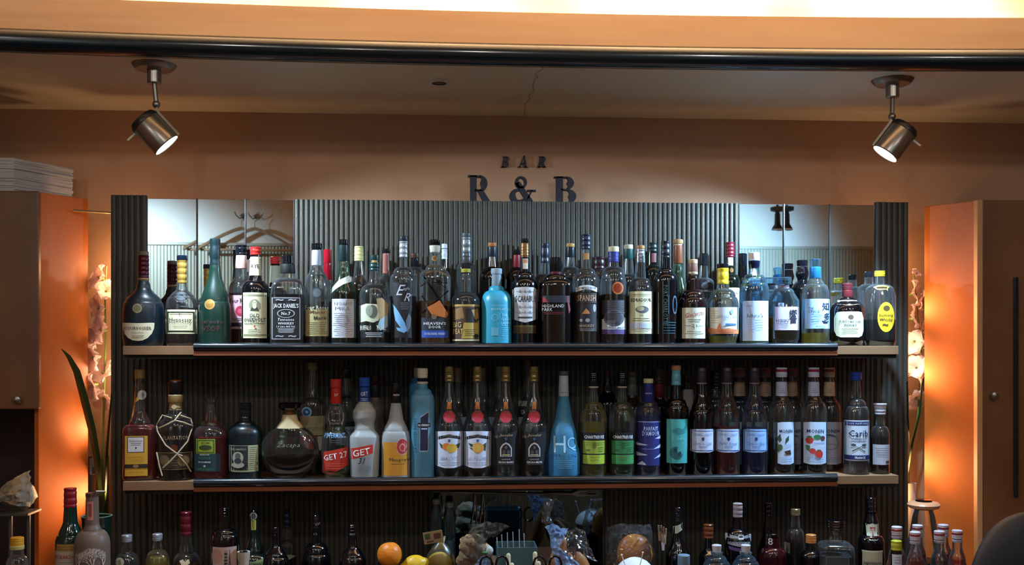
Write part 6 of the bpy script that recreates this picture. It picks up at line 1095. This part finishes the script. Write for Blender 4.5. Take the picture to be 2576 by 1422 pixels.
film('blue_tuft', [[(1366, 1262, .05), (1380, 1252, .04), (1396, 1262, .05)], [(1364, 1290, .05), (1376, 1292, .03), (1386, 1290, .05)], [(1362, 1320, .04), (1376, 1326, .02), (1392, 1318, .03)]], t, 'thin_plastic', B0, 3.05, 19)
# round loaf in a clear bag, white dish and picks
t = thing('bagged_loaf', 'round brown loaf in a clear plastic bag', 'bread', base_at(1597, 3.08)); B0 = t.location.copy(); mp = MP(1597, 3.08)
bm = bmesh.new(); blob(bm, W(1597, 1392, 3.10) - B0, (45 * mp, 30 * mp, 48 * mp), .05, 4, 9, 32, 24); obj('loaf', bm, 'crust', t)
film('bag_film', [[(1528, 1325, .06), (1560, 1318, .02), (1610, 1320, .0), (1640, 1320, .05)], [(1532, 1352, .03), (1560, 1345, -.04), (1612, 1345, -.045), (1646, 1342, .02)], [(1530, 1400, .0), (1560, 1395, -.05), (1612, 1395, -.06), (1650, 1390, .0)], [(1530, 1450, .0), (1570, 1450, -.05), (1620, 1450, -.06), (1650, 1445, .0)]], t, 'thin_plastic', B0, 3.08, 23)
t = thing('lidded_canister', 'canister with a domed white lid at the bottom edge before the loaf', 'canister', base_at(1597, 2.93)); mp = MP(1597, 2.93); zb_ = (HYP - 1402) * mp + H - PZ
bm = bmesh.new(); lathe(bm, [(0, 46 * mp), (.004, 48 * mp), (zb_ - .05, 48 * mp)], 36); obj('canister_body', bm, 's:23262C', t)
bm = bmesh.new(); lathe(bm, [(zb_ - .05, 50 * mp), (zb_ - .042, 51 * mp), (zb_ - .026, 44 * mp), (zb_ - .012, 31 * mp), (zb_ - .003, 15 * mp), (zb_, 3 * mp)], 36); obj('lid', bm, 'p:D4DCE8', t)
for (a, b, c_, d_) in ((1564, 1397, 1577, 1436), (1617, 1391, 1607, 1436)):
    top, bot = W(a, b, 2.865), W(c_, d_, 2.862); s = thing('cocktail_pick', 'thin white cocktail pick leaning on the domed white lid', 'pick', (bot.x, bot.y, PZ), 'white picks before the white lid')
    bm = bmesh.new(); tube(bm, [Vector((0, 0, 0)), Vector((0, 0, bot.z - PZ)), top - s.location], .0013, 6); obj('shaft', bm, 'p:C8D0DC', s); bm = bmesh.new(); blob(bm, top - s.location, (.0026, .0026, .003), 0, 1, 0, 8, 6); obj('tip', bm, 'p:E0E8F4', s)
# clothes pegs on a dark wire
for i, (x, y, m_) in enumerate(((1660, 1330, 'p:7A6650'), (1666, 1334, 'p:8A5A3A'), (1672, 1338, 'p:9A8A74'), (1668, 1354, 'p:B8BAC8'))):
    q = W(x, y + 14, 3.06); s = thing('clothes_peg', ('wooden peg clipped among others beside the bagged loaf', 'wooden peg clipped among others beside the bagged loaf', 'wooden peg clipped among others beside the bagged loaf', 'white peg clipped below the wooden pegs')[i], 'peg', (q.x, 3.06, q.z - .02), 'pegs beside the bagged loaf' )
    for sg in (-1, 1):
        bm = bmesh.new(); box(bm, sg * .0025 - .002, sg * .0025 + .002, -.004, .004, 0, .046, 0, .001); bmesh.ops.rotate(bm, verts=bm.verts[:], cent=(0, 0, .02), matrix=Matrix.Rotation(sg * .06, 3, 'Y')); obj('jaw', bm, m_, s, False)
    bm = bmesh.new(); tube(bm, [(-.004, 0, .024), (.004, 0, .024)], .0022, 8); obj('spring', bm, 'steel', s)
q = W(1667, 1380, 3.075)
t = thing('peg_stand', 'thin dark upright rod that the pegs are clipped to', 'stand', (q.x, 3.075, PZ)); bm = bmesh.new(); tube(bm, [(0, 0, 0), (0, 0, W(1667, 1345, 3.075).z - PZ)], .003, 8); obj('rod', bm, 'iron', t); bm = bmesh.new(); lathe(bm, [(0, .03), (.006, .028)], 20); obj('foot', bm, 'iron', t)
# utensils hanging under the lower shelf, before the dark glass
Yh = 3.335
for x0, nm, lb in ((1105, 'bottle_opener', 'small steel utensil hanging over the dark glass nearest the ribs'), (1195, 'bar_tongs', 'slim steel tongs hanging over the dark glass'), (1215, 'bar_tongs', 'slim steel tongs hanging beside the first pair over the dark glass')):
    q = W(x0, 1246, Yh); s = thing(nm, lb, 'utensil', (q.x, Yh, q.z))
    bm = bmesh.new(); tube(bm, [(0, 0, .002), (-.004, 0, -.05), (-.012, 0, -.10)], .0022, 6); obj('arm', bm, 'steel', s)
    bm = bmesh.new(); tube(bm, [(0, 0, .002), (.006, 0, -.05), (.004, 0, -.10)], .0022, 6); obj('arm', bm, 'steel', s)
q = W(1440, 1243, 3.34); s = thing('serving_fork', 'steel fork lying sideways under the lower shelf over the dark glass', 'fork', q)
bm = bmesh.new(); tube(bm, [(0, 0, 0), (-.05, 0, .002), (-.09, 0, .001)], .0028, 8); obj('handle', bm, 'steel', s)
bm = bmesh.new(); disc_poly(bm, [(0, -.002), (.012, -.008), (.022, -.008), (.022, .008), (.012, .008), (0, .002)], -.001, .001)
for dz in (-.0065, 0, .0065): box(bm, .022, .048, -.001, .001, dz - .0012, dz + .0012)
obj('tines', bm, 'steel', s, False)
for x0, w_, h0, h1, lb in ((1097, 14, 1254, 1290, 'small clear shaker bottle behind the netted fruit, seen against dark glass'), (1131, 15, 1262, 1318, 'squat clear shaker beside the first against the dark glass')):
    mp = MP(x0, 3.30); q = Vector((AX(x0, 3.30), 3.30, PZ)); s = thing('glass_shaker', lb, 'shaker', q); zt_ = (HYP - h0) * mp + H - PZ
    bm = bmesh.new(); lathe(bm, [(0, w_ * mp), (zt_ * .8, w_ * mp), (zt_ * .9, w_ * .6 * mp), (zt_ - .015, w_ * .55 * mp)], 24, cap1=False); obj('glass_body', bm, 'clear_blue', s)
    bm = bmesh.new(); lathe(bm, [(zt_ - .018, w_ * .62 * mp), (zt_ - .004, w_ * .62 * mp), (zt_, w_ * .3 * mp)], 20); obj('cap', bm, 'p:8A98A0', s)
    bm = bmesh.new(); lathe(bm, [(.003, w_ * .9 * mp), (zt_ * .6, w_ * .9 * mp)], 20); obj('liquid', bm, 'p:6A7C88', s)
t = thing('bottle_spout', 'black funnel spout ringed in white between the pink banded and the olive labelled bottles', 'spout', base_at(613, 2.98)); mp = MP(613, 2.98); zt_ = (HYP - 1388) * mp + H - PZ
bm = bmesh.new(); lathe(bm, [(0, 13 * mp), (zt_ - .03, 13 * mp), (zt_ - .02, 15 * mp), (zt_, 16 * mp), (zt_ - .001, 12 * mp), (zt_ - .02, 8 * mp)], 24); obj('cup', bm, 'p:A8A49A', t)
bm = bmesh.new(); lathe(bm, [(zt_ - .04, 5 * mp), (zt_ + .001, 10 * mp), (zt_ - .004, 7 * mp)], 20, cap1=True); obj('throat', bm, 'g:0A0A14', t)

# ---------------------------------------------------------------- under the left cabinet, and the seat back
t = thing('folded_cloths', 'crumpled pile of off white cloths on a small rack below the brown cabinet', 'cloths', W(40, 1280, 3.1)); B0 = t.location.copy()
for i, rows in enumerate(([[(-60, 1272, 0), (0, 1232, -.02), (40, 1200, -.02), (80, 1182, 0)], [(-60, 1280, -.03), (10, 1244, -.06), (50, 1232, -.06), (82, 1228, -.02)], [(-60, 1284, -.02), (12, 1262, -.06), (50, 1268, -.06), (80, 1270, -.02)]], [[(-60, 1270, 0), (12, 1246, -.05), (50, 1244, -.05), (80, 1240, 0)], [(-50, 1280, -.02), (10, 1264, -.06), (50, 1278, -.05), (82, 1280, 0)]])):
    film('cloth', rows, t, 'p:A29C8C', B0, 3.1, i * 5, .008)
bm = bmesh.new(); blob(bm, W(45, 1245, 3.14) - B0, (.05, .05, .04), .15, 6, 2); obj('cloth', bm, 'p:98927F', t)
q = W(40, 1284, 3.1)
t = thing('wire_rack', 'thin grey upright rack carrying the crumpled cloths', 'rack', (q.x, 3.12, PZ))
bm = bmesh.new(); box(bm, -.10, .045, -.05, .05, q.z - PZ - .012, q.z - PZ - .006); obj('shelf', bm, 's:4A463E', t, False)
for x in (-.012, .038, -.09):
    bm = bmesh.new(); box(bm, x - .004, x + .004, -.03, -.022, 0, q.z - PZ - .012); obj('leg', bm, 's:4A4A48', t, False)
q = W(2545, 1290, 2.2)
t = thing('chair_back', 'rounded dark navy chair back rising at the bottom corner by the cabinet with pull strip', 'chair', (q.x, 2.2, 0))
bm = bmesh.new(); mp = MP(2545, 2.2)
blob(bm, (0.035, 0, q.z - 235 * mp), (155 * mp, 60 * mp, 240 * mp), .03, 3, 2, 40, 28, 0, lambda d: 1.0); obj('backrest', bm, 'p:070B1C', t)
bm = bmesh.new(); box(bm, -.14, .20, -.38, .06, .60, .68, 0, .02); obj('seat', bm, 's:080E22', t)
for x in (-.1, .16):
    for y in (-.34, .02):
        bm = bmesh.new(); tube(bm, [(x, y, .6), (x, y, 0.0)], .015, 10); obj('leg', bm, 'dark_steel', t)
